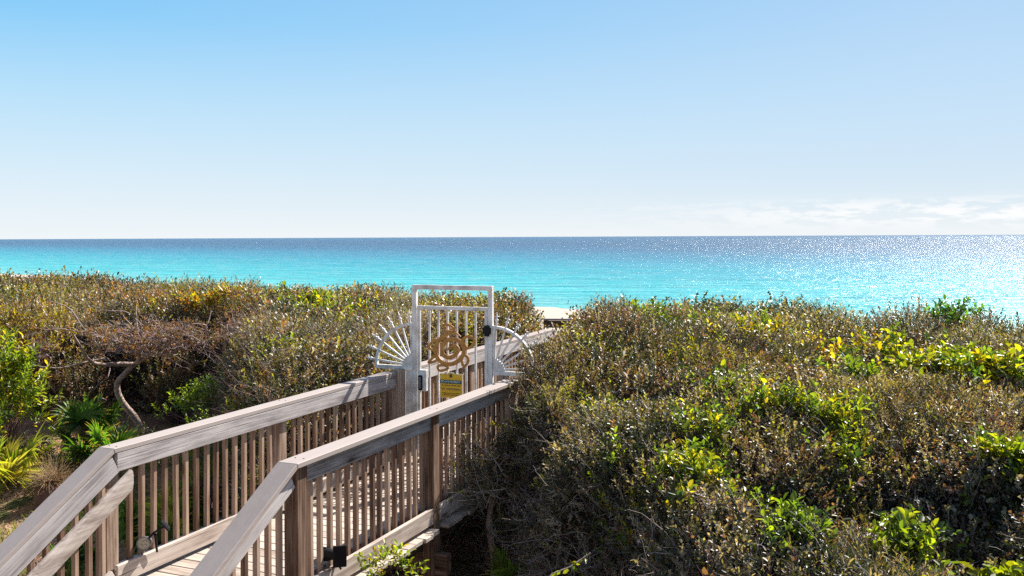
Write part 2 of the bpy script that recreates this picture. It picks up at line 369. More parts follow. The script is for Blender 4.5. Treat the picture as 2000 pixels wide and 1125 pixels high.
# thin low clouds to the right of the view
mp = nt.nodes.new('ShaderNodeMapping'); mp.inputs['Scale'].default_value = (22, 22, 110); L(nt, tc.outputs['Generated'], mp.inputs[0])
cn = N(nt, 'ShaderNodeTexNoise', Scale=1.3, Detail=7.0, Roughness=.62); L(nt, mp.outputs[0], cn.inputs['Vector'])
cf = ramp(nt, cn.outputs[0], [(.45, (0, 0, 0)), (.56, (1, 1, 1))])
band = ramp(nt, sp.outputs[2], [(.0, (0, 0, 0)), (.010, (.4, .4, .4)), (.018, (1, 1, 1)), (.030, (.8, .8, .8)), (.040, (0, 0, 0))])
az = ramp(nt, sp.outputs[0], [(.02, (0, 0, 0)), (.20, (.35, .35, .35)), (.36, (1, 1, 1))])
m1 = N(nt, 'ShaderNodeMath', operation='MULTIPLY'); L(nt, cf.outputs[0], m1.inputs[0]); L(nt, band.outputs[0], m1.inputs[1])
m2 = N(nt, 'ShaderNodeMath', operation='MULTIPLY'); L(nt, m1.outputs[0], m2.inputs[0]); L(nt, az.outputs[0], m2.inputs[1])
m3 = N(nt, 'ShaderNodeMath', operation='MULTIPLY'); L(nt, m2.outputs[0], m3.inputs[0]); m3.inputs[1].default_value = .9
hs = N(nt, 'ShaderNodeHueSaturation', Saturation=.8, Value=.75); L(nt, sky.outputs[0], hs.inputs['Color'])
def lin(c): return tuple(((x / 255 + .055) / 1.055) ** 2.4 for x in c)
SC = SKYK * 2 ** EXPO
# the clear sky low over the gulf: pale at the horizon, deepening with height, bluer away from the sun
rl = ramp(nt, sp.outputs[2], [(0, lin((240, 246, 249))), (.03, lin((231, 242, 249))), (.065, lin((218, 238, 250))), (.14, lin((186, 226, 251))), (.22, lin((138, 206, 250))), (.40, lin((90, 170, 235)))])
rr2 = ramp(nt, sp.outputs[2], [(0, lin((242, 246, 248))), (.03, lin((225, 238, 246))), (.065, lin((212, 232, 247))), (.14, lin((196, 225, 249))), (.24, lin((176, 213, 247))), (.40, lin((130, 180, 232)))])
mrx = N(nt, 'ShaderNodeMapRange'); mrx.inputs[1].default_value = -.5; mrx.inputs[2].default_value = .42; L(nt, sp.outputs[0], mrx.inputs[0])
mxa = N(nt, 'ShaderNodeMix', data_type='RGBA'); L(nt, mrx.outputs[0], mxa.inputs[0]); L(nt, rl.outputs[0], mxa.inputs[6]); L(nt, rr2.outputs[0], mxa.inputs[7])
vs = N(nt, 'ShaderNodeVectorMath', operation='SCALE'); vs.inputs['Scale'].default_value = 1 / SC; L(nt, mxa.outputs[2], vs.inputs[0])
up = N(nt, 'ShaderNodeMapRange'); up.inputs[1].default_value = .30; up.inputs[2].default_value = .55; L(nt, sp.outputs[2], up.inputs[0])
mxb = N(nt, 'ShaderNodeMix', data_type='RGBA'); L(nt, up.outputs[0], mxb.inputs[0]); L(nt, vs.outputs[0], mxb.inputs[6]); L(nt, hs.outputs[0], mxb.inputs[7])
mx = N(nt, 'ShaderNodeMix', data_type='RGBA'); L(nt, m3.outputs[0], mx.inputs[0]); L(nt, mxb.outputs[2], mx.inputs[6]); mx.inputs[7].default_value = (1.02 / SC, 1.02 / SC, 1.02 / SC, 1)
L(nt, mx.outputs[2], bg.inputs[0]); L(nt, bg.outputs[0], out.inputs[0])
sl = bpy.data.lights.new('sun', 'SUN'); sl.energy = 5.0; sl.angle = R(.53); sl.color = (1, .95, .88)
so = bpy.data.objects.new('sun', sl); C.objects.link(so)
sv = Vector((math.sin(AZ) * math.cos(EL), math.cos(AZ) * math.cos(EL), math.sin(EL)))
so.rotation_euler = (-sv).to_track_quat('-Z', 'Y').to_euler(); so.location = (20, 20, 30)
scene.view_settings.view_transform = 'Standard'; scene.view_settings.look = 'None'; scene.view_settings.exposure = EXPO; scene.view_settings.gamma = 1

# ------------------------------------------------------------------ camera
cam = bpy.data.cameras.new('camera'); co = bpy.data.objects.new('camera', cam); C.objects.link(co)
cam.sensor_width = 36; cam.lens = 32.4; cam.shift_y = -.05; cam.clip_end = 200000; cam.clip_start = .1
co.location = (0, 0, CAM_Z); co.rotation_euler = Euler((R(90), R(.26), 0), 'XYZ'); scene.camera = co
co.rotation_euler = (Matrix.Rotation(R(90), 4, 'X') @ Matrix.Rotation(R(-.26), 4, 'Z')).to_euler()

# ------------------------------------------------------------------ boardwalk deck
deck = wthing('boardwalk', .69, 3.0, -1.0, 'raised weathered wooden boardwalk with pale deck boards leading through the scrub to the sea', 'boardwalk')
bm = bmesh.new(); u = 0.0; rr = random.Random(3)
while u < 9.6:
    wd = .138; e0 = rr.uniform(-.012, .012); e1 = rr.uniform(-.012, .012); dz = rr.uniform(-.002, .002)
    v0, v1 = -.19 + e0, 1.565 + e1
    if any(abs(u + wd / 2 - pu) < .115 for pu in (.235, 2.25, 4.14)): v1 = 1.375
    add_box(bm, (u + wd / 2 - 3.0, -((v0 + v1) / 2 - .69), -.019 + dz + 1.0), (wd, v1 - v0, .038), bev=.004)
    u += wd + .008
# make the boards' grain run across: rotate so local X is across
bmesh.ops.rotate(bm, verts=bm.verts, matrix=Matrix.Rotation(R(90), 3, 'Z'))
bm_obj('deck_boards', bm, M['deck'], deck)
for v in (-.12, .69, 1.345):
    board('joist', deck, (v, .02, -.135), (v, 9.6, -.135), .04, .18, M['darkwood'])
for u in (.23, 2.25, 4.2, 6.2, 8.2):
    board('cross_beam', deck, (-.17, u, -.33), (1.62, u, -.33), .09, .19, M['post'])
    for v in (-.10, 1.40):
        board('support_post', deck, (v, u + .12, -1.5), (v, u + .12, -.12), .115, .115, M['post'])
# steps down to the yard
for k in range(5):
    z = -.175 * (k + 1); uu = -.31 * (k + 1)
    board('step_tread', deck, (-.05, uu + .15, z - .02), (1.44, uu + .15, z - .02), .29, .038, M['deck'])
for v in (-.03, 1.42):
    board('stair_stringer', deck, (v, .0, -.22), (v, -1.75, -1.2), .04, .22, M['darkwood'])

# ------------------------------------------------------------------ railings
SL = .57
def railing(name, label, side, u0, u1, posts, stairs=0., cap_u=None, group='wooden boardwalk railings', down=0.):
    """side -1: left railing (v 0..-.15); +1: right railing (v 1.37..1.53)"""
    if side < 0: cv0, cv1, pv, bi, bo, bv = -.15, 0.0, -.105, -.019, None, -.058
    else: cv0, cv1, pv, bi, bo, bv = 1.37, 1.535, 1.44, 1.365, 1.4625, 1.412
    um = (u0 + u1) / 2
    par = wthing(name, pv, um, -.05, label, 'railing', group)
    cvm = (cv0 + cv1) / 2; cw = cv1 - cv0
    if cap_u: cu0, cu1 = cap_u
    else: cu0, cu1 = u0, u1
    k = .0
    ck = cu0
    th = .036
    # cap
    if stairs:
        s = math.atan(SL); off = th * math.tan(s / 2)
        prism('rail_cap', par, [(ck, 1.05), (cu1, 1.05), (cu1, 1.05 - th), (ck + off, 1.05 - th)], cv0, cv1, M['cap'])
        e = ck - stairs
        prism('rail_cap', par, [(ck - .002, 1.05), (ck + off - .002, 1.05 - th), (e + .02, 1.05 - th - SL * (stairs - .02) - .008), (e, 1.05 - SL * stairs)], cv0 + .001, cv1 - .001, M['cap'])
    else:
        prism('rail_cap', par, [(cu0, 1.05), (cu1, 1.05), (cu1, 1.05 - th), (cu0, 1.05 - th)], cv0, cv1, M['cap'])
    # posts
    for pu in posts:
        zb = -1.4 if side > 0 else -.3
        board('post', par, (pv, pu, zb), (pv, pu, 1.011), .115, .115, M['post'])
    for pu in posts:
        for dv in (-.035, .035):
            bm = bmesh.new(); bmesh.ops.create_cone(bm, cap_ends=True, segments=8, radius1=.0055, radius2=.0055, depth=.004)
            bm_obj('screw', bm, M['dark_ink'], par, loc=rel(par, (cvm + dv, pu + .03, 1.0515)))
    # rails between (or along) the posts
    hb = .14
    ext = ck + .03 if stairs else u0
    if side < 0:
        board('top_rail', par, (bi, ext, .941), (bi, u1, .941), .036, hb, M['grey'])
        board('bottom_rail', par, (bi, ext, .105), (bi, u1, .105), .036, hb, M['pale'])
        board('back_rail', par, (-.083, ext, .10), (-.083, u1, .10), .03, .12, M['grey'])
    else:
        board('top_rail', par, (1.365, ext, .941), (1.365, u1, .941), .034, hb, M['grey'])
        ps = sorted(posts)
        board('back_rail', par, (1.36, ext, .10), (1.36, u1, .10), .03, .13, M['grey'])
        for a, b2 in zip(ps[:-1], ps[1:]):
            board('top_rail', par, (1.455, a + .06, .941), (1.455, b2 - .06, .941), .035, hb, M['grey'])
            board('bottom_rail', par, (1.478, a + .06, .105), (1.478, b2 - .06, .105), .036, hb, M['pale'])
    # balusters
    first = None; n = 0; rr = random.Random(hash(name) % 97 if False else len(name) * 7 + int(u0 * 10) + side)
    uu = u0 + (.20 if stairs else .1)
    while uu < u1 - .06:
        if all(abs(uu - p) > .085 for p in posts):
            j = rr.uniform(-.006, .006); lean = rr.uniform(-.014, .014)
            if first is None:
                first = board('baluster', par, (bv, uu + j, .04), (bv, uu + j, 1.0), .037, .037, M['brown'], bev=.003); n += 1
            else:
                src = MLOC[first.name].copy(); a = rel(par, (bv, uu + j, .52))
                mm = Matrix.Translation(a) @ Matrix.Rotation(lean, 4, 'X') @ src.to_3x3().to_4x4()
                copy_child(first, par, mm); n += 1
        uu += .1205
    if stairs:
        b2z = 0.0
        def zs(u): return SL * (u - ck)
        e = ck - stairs
        rr_v = bi if side < 0 else 1.4635
        board('stair_top_rail', par, (rr_v, ck + .02, .941 - .012), (rr_v, e + .03, .941 + zs(e + .03)), .035, .14 * math.cos(math.atan(SL)) + .015, M['grey'])
        board('stair_bottom_rail', par, (rr_v, ck + .01, .10), (rr_v, e + .03, .10 + zs(e + .03)), .035, .125, M['pale'])
        uu = ck - .06
        while uu > e + .1:
            c = board('baluster', par, (bv if side < 0 else 1.425, uu, .07 + zs(uu)), (bv if side < 0 else 1.425, uu, .99 + zs(uu)), .037, .037, M['brown'], bev=.003)
            uu -= .1205
        zb = -1.25
        board('post', par, (pv, e + .12, zb), (pv, e + .12, 1.0 + zs(e + .12)), .115, .115, M['post'])
    return par
left = railing('railing', 'long sunlit wooden railing left of the boardwalk with a log handrail along its stair end', -1, 0.0, 4.12, (.03, 2.08, 4.19 - .02), stairs=2.05)
right = railing('railing', 'nearest wooden railing, right of the boardwalk, shadowed top rail under its pale cap', 1, .125, 4.10, (.235, 2.25, 4.14), stairs=2.05)
# log handrail on the left railing
bm = bmesh.new()
a = rel(left, (.072, .085, .885)); b_ = rel(left, (.072, -1.85, .885 - .56 * 1.935))
seg = 14; ring = []
rr = random.Random(5)
for i in range(seg + 1):
    t = i / seg; c = a.lerp(b_, t); wj = 1 + rr.uniform(-.05, .05); rg = []
    for (y, z) in ((-.022, -.145), (.022, -.145), (.030, -.10), (.031, -.04), (.024, -.012), (.008, 0), (-.010, 0), (-.024, -.012), (-.031, -.04), (-.030, -.10)):
        rg.append(bm.verts.new((c.x + y * wj, c.y + (z * .0), c.z + z * wj)))
    ring.append(rg)
for r0_, r1_ in zip(ring[:-1], ring[1:]):
    n_ = len(r0_)
    for i in range(n_): bm.faces.new((r0_[i], r0_[(i + 1) % n_], r1_[(i + 1) % n_], r1_[i]))
bm.faces.new(ring[0]); bm.faces.new(ring[-1][::-1]); bmesh.ops.recalc_face_normals(bm, faces=bm.faces)
# orient mesh so that local X is the grain direction
q = Matrix.Rotation(R(-90), 4, 'Z')
bmesh.ops.transform(bm, matrix=q, verts=bm.verts)
hr = bm_obj('handrail', bm, M['pale'], left, smooth=False); hr.matrix_local = q.inverted(); hr['label'] = 'pale split log handrail with dark knots'

farL = railing('railing', 'railing beyond the white gate on the left, seen through the gate bars', -1, 4.30, 9.35, (4.36, 6.3, 8.3), cap_u=(4.27, 9.4))
board('rail_cap', farL, (-.075, 9.40, 1.03), (-.075, 11.2, .55), .15, .036, M['cap'])
board('top_rail', farL, (-.019, 9.38, .93), (-.019, 11.2, .44), .036, .14, M['grey'])
farR = railing('railing', 'right-hand railing beyond the white gate, almost swallowed by the scrub', 1, 4.30, 9.35, (4.36, 6.3, 8.3), cap_u=(4.34, 9.4))
par = thing('railing', (.98, 18.6, -.10), 'short length of grey railing far off, above the far end of the boardwalk', 'railing', 'wooden boardwalk railings'); par['_o'] = (0, 0, 0)
for nm, z, hh, dd, mt in (('rail_cap', 1.03, .036, .16, 'cap'), ('top_rail', .93, .14, .04, 'darkwood')):
    bm = bmesh.new(); add_box(bm, (0, 0, z), (.7, dd, hh), bev=.003); bm_obj(nm, bm, M[mt], par, rot=(0, 0, R(-6)))
for x in (-.3, .3):
    bm = bmesh.new(); add_box(bm, (0, 0, 0), (1.9, .1, .1), bev=.003); bm_obj('post', bm, M['post'], par, loc=(x, .08, .06), rot=(0, R(90), 0))

# ------------------------------------------------------------------ gate
GU = 4.25
gate = wthing('garden_gate', .66, GU, .0, 'white metal gate with sunburst side panels and a rust brown metal turtle', 'gate')
def gb(name, v0, v1, z0, z1, d=.05, uo=0., par=gate, mat='white', bev=.003):
    bm = bmesh.new(); add_box(bm, ((v0 + v1) / 2 - .66, uo, (z0 + z1) / 2), (v1 - v0, d, z1 - z0), bev=bev)
    return bm_obj(name, bm, M[mat], par)
GL, GR = .156, 1.167
frame = gb('gate_frame', GL, GL + .052, .02, 2.05)
bm = bmesh.new()
for a in ((GL, GL + .052, .02, 1.9995), (GR - .052, GR, .02, 1.9995), (GL, GR, 2.0, 2.052)):
    add_box(bm, ((a[0] + a[1]) / 2 - .66, 0, (a[2] + a[3]) / 2), (a[1] - a[0], .052, a[3] - a[2]), bev=.003)
old = frame.data; me = bpy.data.meshes.new('gate_frame'); bm.to_mesh(me); bm.free(); me.materials.append(M['white']); frame.data = me
# leaf
lf_bm = bmesh.new()
l0, l1 = GL + .060, GR - .060
for a in ((l0, l0 + .038, .07, 1.772), (l1 - .038, l1, .07, 1.772), (l0, l1, 1.773, 1.812), (l0 + .039, l1 - .039, .07, .11)):
    add_box(lf_bm, ((a[0] + a[1]) / 2 - .66, 0, (a[2] + a[3]) / 2), (a[1] - a[0], .036, a[3] - a[2]), bev=.003)
leaf = bm_obj('gate_leaf', lf_bm, M['white'], gate)
nb = 6; gap = (l1 - l0 - .076) / (nb + 1)
for i in range(nb):
    c = l0 + .038 + gap * (i + 1)
    bm = bmesh.new(); add_box(bm, (c - .66, .0, (.1105 + 1.7725) / 2), (.021, .021, 1.662), bev=.002); bm_obj('gate_bar', bm, M['white'], leaf)
# latch box and keypad lock, black hinge
lb = gb('latch_box', l0 + .0385, l0 + .12, .835, 1.075, d=.05, uo=-.002)
bm = bmesh.new(); add_box(bm, (0, 0, 0), (.052, .03, .175), bev=.012); kp = bm_obj('keypad_lock', bm, M['black'], gate, loc=(l0 + .052 - .66, -.041, .93))
bm = bmesh.new(); add_box(bm, (0, 0, 0), (.034, .01, .13), bev=.003); bm_obj('keypad', bm, M['greyplastic'], kp, loc=(0, -.018, 0.004))
bm = bmesh.new(); add_box(bm, (0, 0, 0), (.088, .05, .072), bev=.006); add_box(bm, (0, 0, .045), (.05, .045, .03), bev=.004); add_box(bm, (0, 0, -.045), (.05, .045, .03), bev=.004)
bm_obj('hinge', bm, M['black'], gate, loc=(GR - .057 - .66, -.042, 1.555))
# sunburst panels
def sunburst(sgn, v0):
    zb = 1.065
    bm = bmesh.new()
    # quarter arc
    n = 22; Ro, Ri = .50, .470; ring = []
    for i in range(n + 1):
        t = i / n * R(90) ; c, s = math.cos(t), math.sin(t)
        ring.append([bm.verts.new((sgn * r * c, y, r * s)) for r, y in ((Ri, -.02), (Ro, -.02), (Ro, .02), (Ri, .02))])
    for a, b in zip(ring[:-1], ring[1:]):
        for i in range(4): bm.faces.new((a[i], a[(i + 1) % 4], b[(i + 1) % 4], b[i]))
    bm.faces.new(ring[0]); bm.faces.new(ring[-1])
    bmesh.ops.recalc_face_normals(bm, faces=bm.faces)
    add_box(bm, (sgn * .251, 0, -.024), (.502, .042, .046), bev=.003)
    add_box(bm, (sgn * .016, 0, .25), (.024, .03, .50), bev=.002)
    p = bm_obj('sunburst_panel', bm, M['white'], gate, loc=(v0 - .66, 0, zb + .047))
    bm = bmesh.new(); n = 10
    for y in (-.012, .012): pass
    A = [bm.verts.new((0, -.014, 0))] + [bm.verts.new((sgn * .135 * math.cos(R(9 * i)), -.014, .135 * math.sin(R(9 * i)))) for i in range(11)]
    r = bm.faces.new(A); ex = bmesh.ops.extrude_face_region(bm, geom=[r]); bmesh.ops.translate(bm, verts=[e for e in ex['geom'] if isinstance(e, bmesh.types.BMVert)], vec=(0, .028, 0))
    bmesh.ops.recalc_face_normals(bm, faces=bm.faces); bm_obj('hub_plate', bm, M['white'], p)
    for k in range(7):
        an = R(6.5 + 13.2 * k)
        bm = bmesh.new()
        add_box(bm, (.345, 0, 0), (.43, .018, .021), bev=.002)          # bar
        add_box(bm, (.565, 0, 0), (.018, .026, .036), bev=.003)         # collar
        # pointed finial with two side barbs
        pts = [(.57, -.008), (.595, -.007), (.603, -.028), (.612, -.007), (.655, 0), (.612, .007), (.603, .028), (.595, .007), (.57, .008)]
        A = [bm.verts.new((x, -.006, z)) for x, z in pts]; B = [bm.verts.new((x, .006, z)) for x, z in pts]
        bm.faces.new(A); bm.faces.new(B[::-1])
        for i in range(len(pts)): bm.faces.new((A[i], B[i], B[(i + 1) % len(pts)], A[(i + 1) % len(pts)]))
        bmesh.ops.recalc_face_normals(bm, faces=bm.faces)
        o = bm_obj('spike', bm, M['white'], p)
        o.rotation_euler = (0, -an if sgn > 0 else -(math.pi - an), 0)
    return p
sunburst(-1, GL - .002); sunburst(1, GR + .002)
# turtle ornament, traced in the plane of the gate
def tz(px, py):
    X = 820 + px / 9.375; Y = 620 + py / 9.375
    v = GL + (X - 806) / 154.5; Yd = 10.65 - .388 * (v - .156); z = CAM_Z - (Y - 463.1) * Yd / 1800
    return v - .66, z
def ribbon(bm, pts, w0, y0=-.034, y1=-.026, closed=False, taper=False):
    P = [Vector(tz(*p)) for p in pts]
    # resample smooth (catmull)
    Q = []
    n = len(P)
    rngi = range(n if closed else n - 1)
    for i in rngi:
        p0 = P[(i - 1) % n] if (closed or i > 0) else P[0]; p1 = P[i]; p2 = P[(i + 1) % n]; p3 = P[(i + 2) % n] if (closed or i + 2 < n) else P[n - 1]
        for s in range(4):
            t = s / 4
            Q.append(.5 * ((2 * p1) + (p2 - p0) * t + (2 * p0 - 5 * p1 + 4 * p2 - p3) * t * t + (3 * p1 - p0 - 3 * p2 + p3) * t ** 3))
    if not closed: Q.append(P[-1])
    m_ = len(Q); rings = []
    for i in range(m_):
        a = Q[(i - 1) % m_] if (closed or i > 0) else Q[i]; b = Q[(i + 1) % m_] if (closed or i < m_ - 1) else Q[i]
        t = (b - a).normalized(); nn = Vector((-t.y, t.x)); w_ = w0 / 2
        if taper:
            f = i / (m_ - 1); w_ *= min(1, f * 8 + .5, (1 - f) * 6 + .15)
        l = Q[i] + nn * w_; r = Q[i] - nn * w_
        rings.append([bm.verts.new((l.x, y0, l.y)), bm.verts.new((r.x, y0, r.y)), bm.verts.new((r.x, y1, r.y)), bm.verts.new((l.x, y1, l.y))])
    pr = list(zip(rings[:-1], rings[1:])) + ([(rings[-1], rings[0])] if closed else [])
    for a, b in pr:
        for i in range(4): bm.faces.new((a[i], a[(i + 1) % 4], b[(i + 1) % 4], b[i]))
    if not closed: bm.faces.new(rings[0]); bm.faces.new(rings[-1])
bm = bmesh.new()
ribbon(bm, [(530, 590), (600, 540), (680, 530), (725, 580), (700, 650), (630, 710), (540, 728), (460, 690), (430, 600), (450, 490), (520, 420), (620, 395), (720, 415), (800, 480), (830, 580), (810, 690), (740, 780), (640, 840), (530, 850), (420, 810), (340, 720), (315, 620), (325, 510), (370, 420), (450, 350), (550, 295), (650, 280), (720, 300), (775, 350)], .047, taper=True)
bmesh.ops.recalc_face_normals(bm, faces=bm.faces)
turtle = bm_obj('turtle_ornament', bm, M['rust'], gate)
for nm, pts in (('head', [(455, 140), (520, 128), (600, 158), (640, 200), (640, 262), (560, 252), (475, 248), (485, 195)]),
                ('flipper', [(800, 430), (850, 365), (930, 345), (1005, 385), (1015, 450), (960, 530), (880, 565), (850, 500)]),
                ('flipper', [(840, 690), (900, 730), (905, 805), (860, 875), (815, 880), (800, 830), (790, 760)]),
                ('flipper', [(330, 430), (280, 400), (235, 460), (190, 520), (215, 570), (280, 590), (320, 520)]),
                ('flipper', [(320, 690), (240, 750), (178, 820), (250, 812), (325, 780), (335, 730)]),
                ('flipper', [(440, 870), (365, 880), (352, 922), (395, 968), (480, 955), (540, 918), (500, 880)])):
    bm = bmesh.new(); ribbon(bm, pts, .030, y0=-.032, y1=-.025, closed=True); bmesh.ops.recalc_face_normals(bm, faces=bm.faces); bm_obj(nm, bm, M['rust'], turtle)
# wood posts the gate is fixed to, hung as part of the gate
for a, b in ((-.075, .050), (1.235, 1.36)):
    bm = bmesh.new(); add_box(bm, (0, 0, 0), (1.32 if a < 0 else 1.25, .12, b - a), bev=.004)
    o = bm_obj('wood_post', bm, M['post'], gate, loc=((a + b) / 2 - .66, -.045 if a < 0 else .03, 1.077 - .66 if a < 0 else 1.06 - .625), rot=(0, R(90), 0))
bm = bmesh.new(); add_box(bm, (0, 0, 0), (.10, .012, 1.0), bev=.001); bm_obj('mounting_plate', bm, M['white'], gate, loc=(.105 - .66, .01, .57))
bm = bmesh.new(); add_box(bm, (0, 0, 0), (1.0, .09, .045), bev=.004); bm_obj('threshold', bm, M['post'], gate, loc=(0, .06, -.022 + .045))

# ------------------------------------------------------------------ sign
s0, s1 = GL + (861.3 - 806) / 154.5, GL + (905.4 - 806) / 154.5
zt = CAM_Z - (728.8 - 463.1) * 10.47 / 1800; zb = CAM_Z - (776.5 - 463.1) * 10.47 / 1800
sw, sh = s1 - s0, zt - zb
sign = wthing('warning_sign', (s0 + s1) / 2, GU - .03, (zt + zb) / 2, 'small yellow PRIVATE PROPERTY sign hung on the gate bars under the turtle', 'sign')
def plate(name, x, z, w_, h_, d, y, mat, par=sign, bump=False):
    bm = bmesh.new(); add_box(bm, (x, y, z), (w_, d, h_), bev=.0008)
    return bm_obj(name, bm, M[mat], par)
def tabplate(name, w_, h_, y, d, mat, rad):
    pts = [(-w_ / 2, -h_ / 2), (w_ / 2, -h_ / 2), (w_ / 2, h_ / 2)]
    for i in range(9):
        t = math.pi * i / 8; pts.append((rad * math.cos(t), h_ / 2 + .016 * math.sin(t) * rad / .045))
    pts.append((-w_ / 2, h_ / 2))
    bm = bmesh.new(); A = [bm.verts.new((x, y, z)) for x, z in pts]; r = bm.faces.new(A)
    ex = bmesh.ops.extrude_face_region(bm, geom=[r]); bmesh.ops.translate(bm, verts=[e for e in ex['geom'] if isinstance(e, bmesh.types.BMVert)], vec=(0, d, 0))
    bmesh.ops.recalc_face_normals(bm, faces=bm.faces); return bm_obj(name, bm, M[mat], sign)
tabplate('backing_plate', sw, sh, -.001, .004, 'signedge', .045)
tabplate('sign_face', sw - .016, sh - .014, -.0035, .0022, 'yellow', .036)
plate('banner', 0, sh * .5 - sh * .335, sw - .016, sh * .15, .0015, -.0048, 'teal')
def text(body, size, x, z, y, mat, width=None):
    cu = bpy.data.curves.new('t', 'FONT'); cu.body = body; cu.size = size; cu.align_x = 'CENTER'; cu.align_y = 'CENTER'; cu.extrude = .0004; cu.offset = .0006
    to = bpy.data.objects.new('t', cu); C.objects.link(to); bpy.context.view_layer.update()
    dg = bpy.context.evaluated_depsgraph_get(); me = bpy.data.meshes.new_from_object(to.evaluated_get(dg)); bpy.data.objects.remove(to)
    me.materials.clear(); me.materials.append(M[mat])
    if width:
        xs_ = [v.co.x for v in me.vertices]; k = width / (max(xs_) - min(xs_)); me.transform(Matrix.Diagonal((k, 1, 1, 1)))
    o = bpy.data.objects.new('lettering', me); link(o, sign); o.location = (x, y, z); o.rotation_euler = (R(90), 0, 0); return o
text('PRIVATE PROPERTY', .033, 0, sh * .165, -.0062, 'white_ink', sw * .86)
text('For Owners & Guests Only', .020, 0, sh * .02, -.0045, 'dark_ink', sw * .82)
text('NO TRESPASSING', .034, 0, -sh * .135, -.0045, 'grey_ink', sw * .84)
text('Violators will be prosecuted', .018, 0, -sh * .30, -.0045, 'dark_ink', sw * .76)
text('to the fullest extent of the law', .018, 0, -sh * .375, -.0045, 'dark_ink', sw * .76)
# small turtle emblem
bm = bmesh.new()
for (x, z, r_) in ((0, 0, .017), (.0, .02, .007), (.017, .012, .006), (-.017, .012, .006), (.015, -.013, .006), (-.015, -.013, .006)):
    bmesh.ops.create_circle(bm, cap_ends=True, radius=r_, segments=14, matrix=Matrix.Translation((x, -.0046 - (0 if r_ > .01 else .0002), z)) @ Matrix.Rotation(R(90), 4, 'X'))
bm_obj('emblem', bm, M['logo'], sign, loc=(0, 0, sh * .405))
for x in (-.075, .075):
    for z in (sh * .46, -sh * .46):
        bm = bmesh.new(); bmesh.ops.create_cone(bm, cap_ends=True, segments=10, radius1=.004, radius2=.004, depth=.004, matrix=Matrix.Translation((x, -.005, z)) @ Matrix.Rotation(R(90), 4, 'X')); bm_obj('screw', bm, M['dark_ink'], sign)

# ------------------------------------------------------------------ solar spotlights
def spotlight(loc, rz, label, head_at, head_dir, panel_at, panel_n, pw=.10, ph=.165):
    t = thing('solar_spotlight', loc, label, 'garden light', 'solar spotlights on the railings', rz=rz)
    # head
    bm = bmesh.new()
    prof = [(.0, -.085), (.022, -.085), (.034, -.07), (.044, -.03), (.052, .02), (.054, .035), (.047, .036), (.045, .028)]
    seg = 24; rings = []
    for r_, x in prof:
        rings.append([bm.verts.new((x, r_ * math.cos(2 * math.pi * i / seg), r_ * math.sin(2 * math.pi * i / seg))) for i in range(seg)] if r_ > 0 else [bm.verts.new((x, 0, 0))])
    for a, b in zip(rings[:-1], rings[1:]):
        for i in range(seg):
            if len(a) == 1: bm.faces.new((a[0], b[i], b[(i + 1) % seg]))
            else: bm.faces.new((a[i], b[i], b[(i + 1) % seg], a[(i + 1) % seg]))
    bmesh.ops.recalc_face_normals(bm, faces=bm.faces)
    h = bm_obj('lamp_head', bm, M['greyplastic' if head_dir[0] > -.5 else 'black'], t, loc=head_at, smooth=True); q = Vector(head_dir).to_track_quat('X', 'Z'); h.rotation_euler = q.to_euler()
    bm = bmesh.new(); bmesh.ops.create_circle(bm, cap_ends=True, radius=.0455, segments=24, matrix=Matrix.Translation((.029, 0, 0)) @ Matrix.Rotation(R(90), 4, 'Y'))
    for i in range(4):
        bmesh.ops.create_cone(bm, cap_ends=True, segments=10, radius1=.012, radius2=.008, depth=.008, matrix=Matrix.Translation((.033, .02 * math.cos(R(45 + 90 * i)), .02 * math.sin(R(45 + 90 * i)))) @ Matrix.Rotation(R(90), 4, 'Y'))
    bm_obj('lens', bm, M['lens'], h)
    # panel
    bm = bmesh.new(); add_box(bm, (0, 0, 0), (.016, pw, ph), bev=.004)
    p = bm_obj('solar_panel', bm, M['black'], t, loc=panel_at); p.rotation_euler = Vector(panel_n).to_track_quat('X', 'Z').to_euler()
    bm = bmesh.new(); add_box(bm, (.0095, 0, 0), (.003, pw - .014, ph - .014), bev=.0005); bm_obj('solar_cells', bm, M['panel'], p)
    # bracket and spike
    A = Vector(head_at) + Vector((0, 0, -.0)); Bp = Vector(panel_at)
    pts = np.array([[tuple(A), tuple((A * .6 + Bp * .4) + Vector((0, 0, .02))), tuple(Bp)]]); V, F = tubes(pts, np.full((1, 3), .009), 8)
    np_mesh('bracket', V, F, M['black'], t, smooth=True)
    mid = (A * .5 + Bp * .5); pts = np.array([[tuple(mid), tuple(mid * .5 + Vector((0, 0, -.06))), (0, 0, -.12)]]); V, F = tubes(pts, np.array([[.012, .01, .008]]), 8)
    np_mesh('mount', V, F, M['black'], t, smooth=True)
    return t
lp = W(.03, .39, .29)
spotlight(lp, 0, 'black solar spotlight with a round pale lens, clipped low on the left railing', (-.07, -.06, -.03), (.05, -.95, .12), (.065, .0, .085), (.75, .25, .62), pw=.085, ph=.09)
rp = W(1.53, .66, .27)
spotlight(rp, 0, 'black solar spotlight on the right railing showing only the dark back of its panel', (-.11, .03, -.02), (-.9, .35, -.1), (.0, -.045, -.01), (.25, -1, -.12))
bpy.data.objects['solar_spotlight.001'].children[1].rotation_euler.rotate_axis('X', R(20))

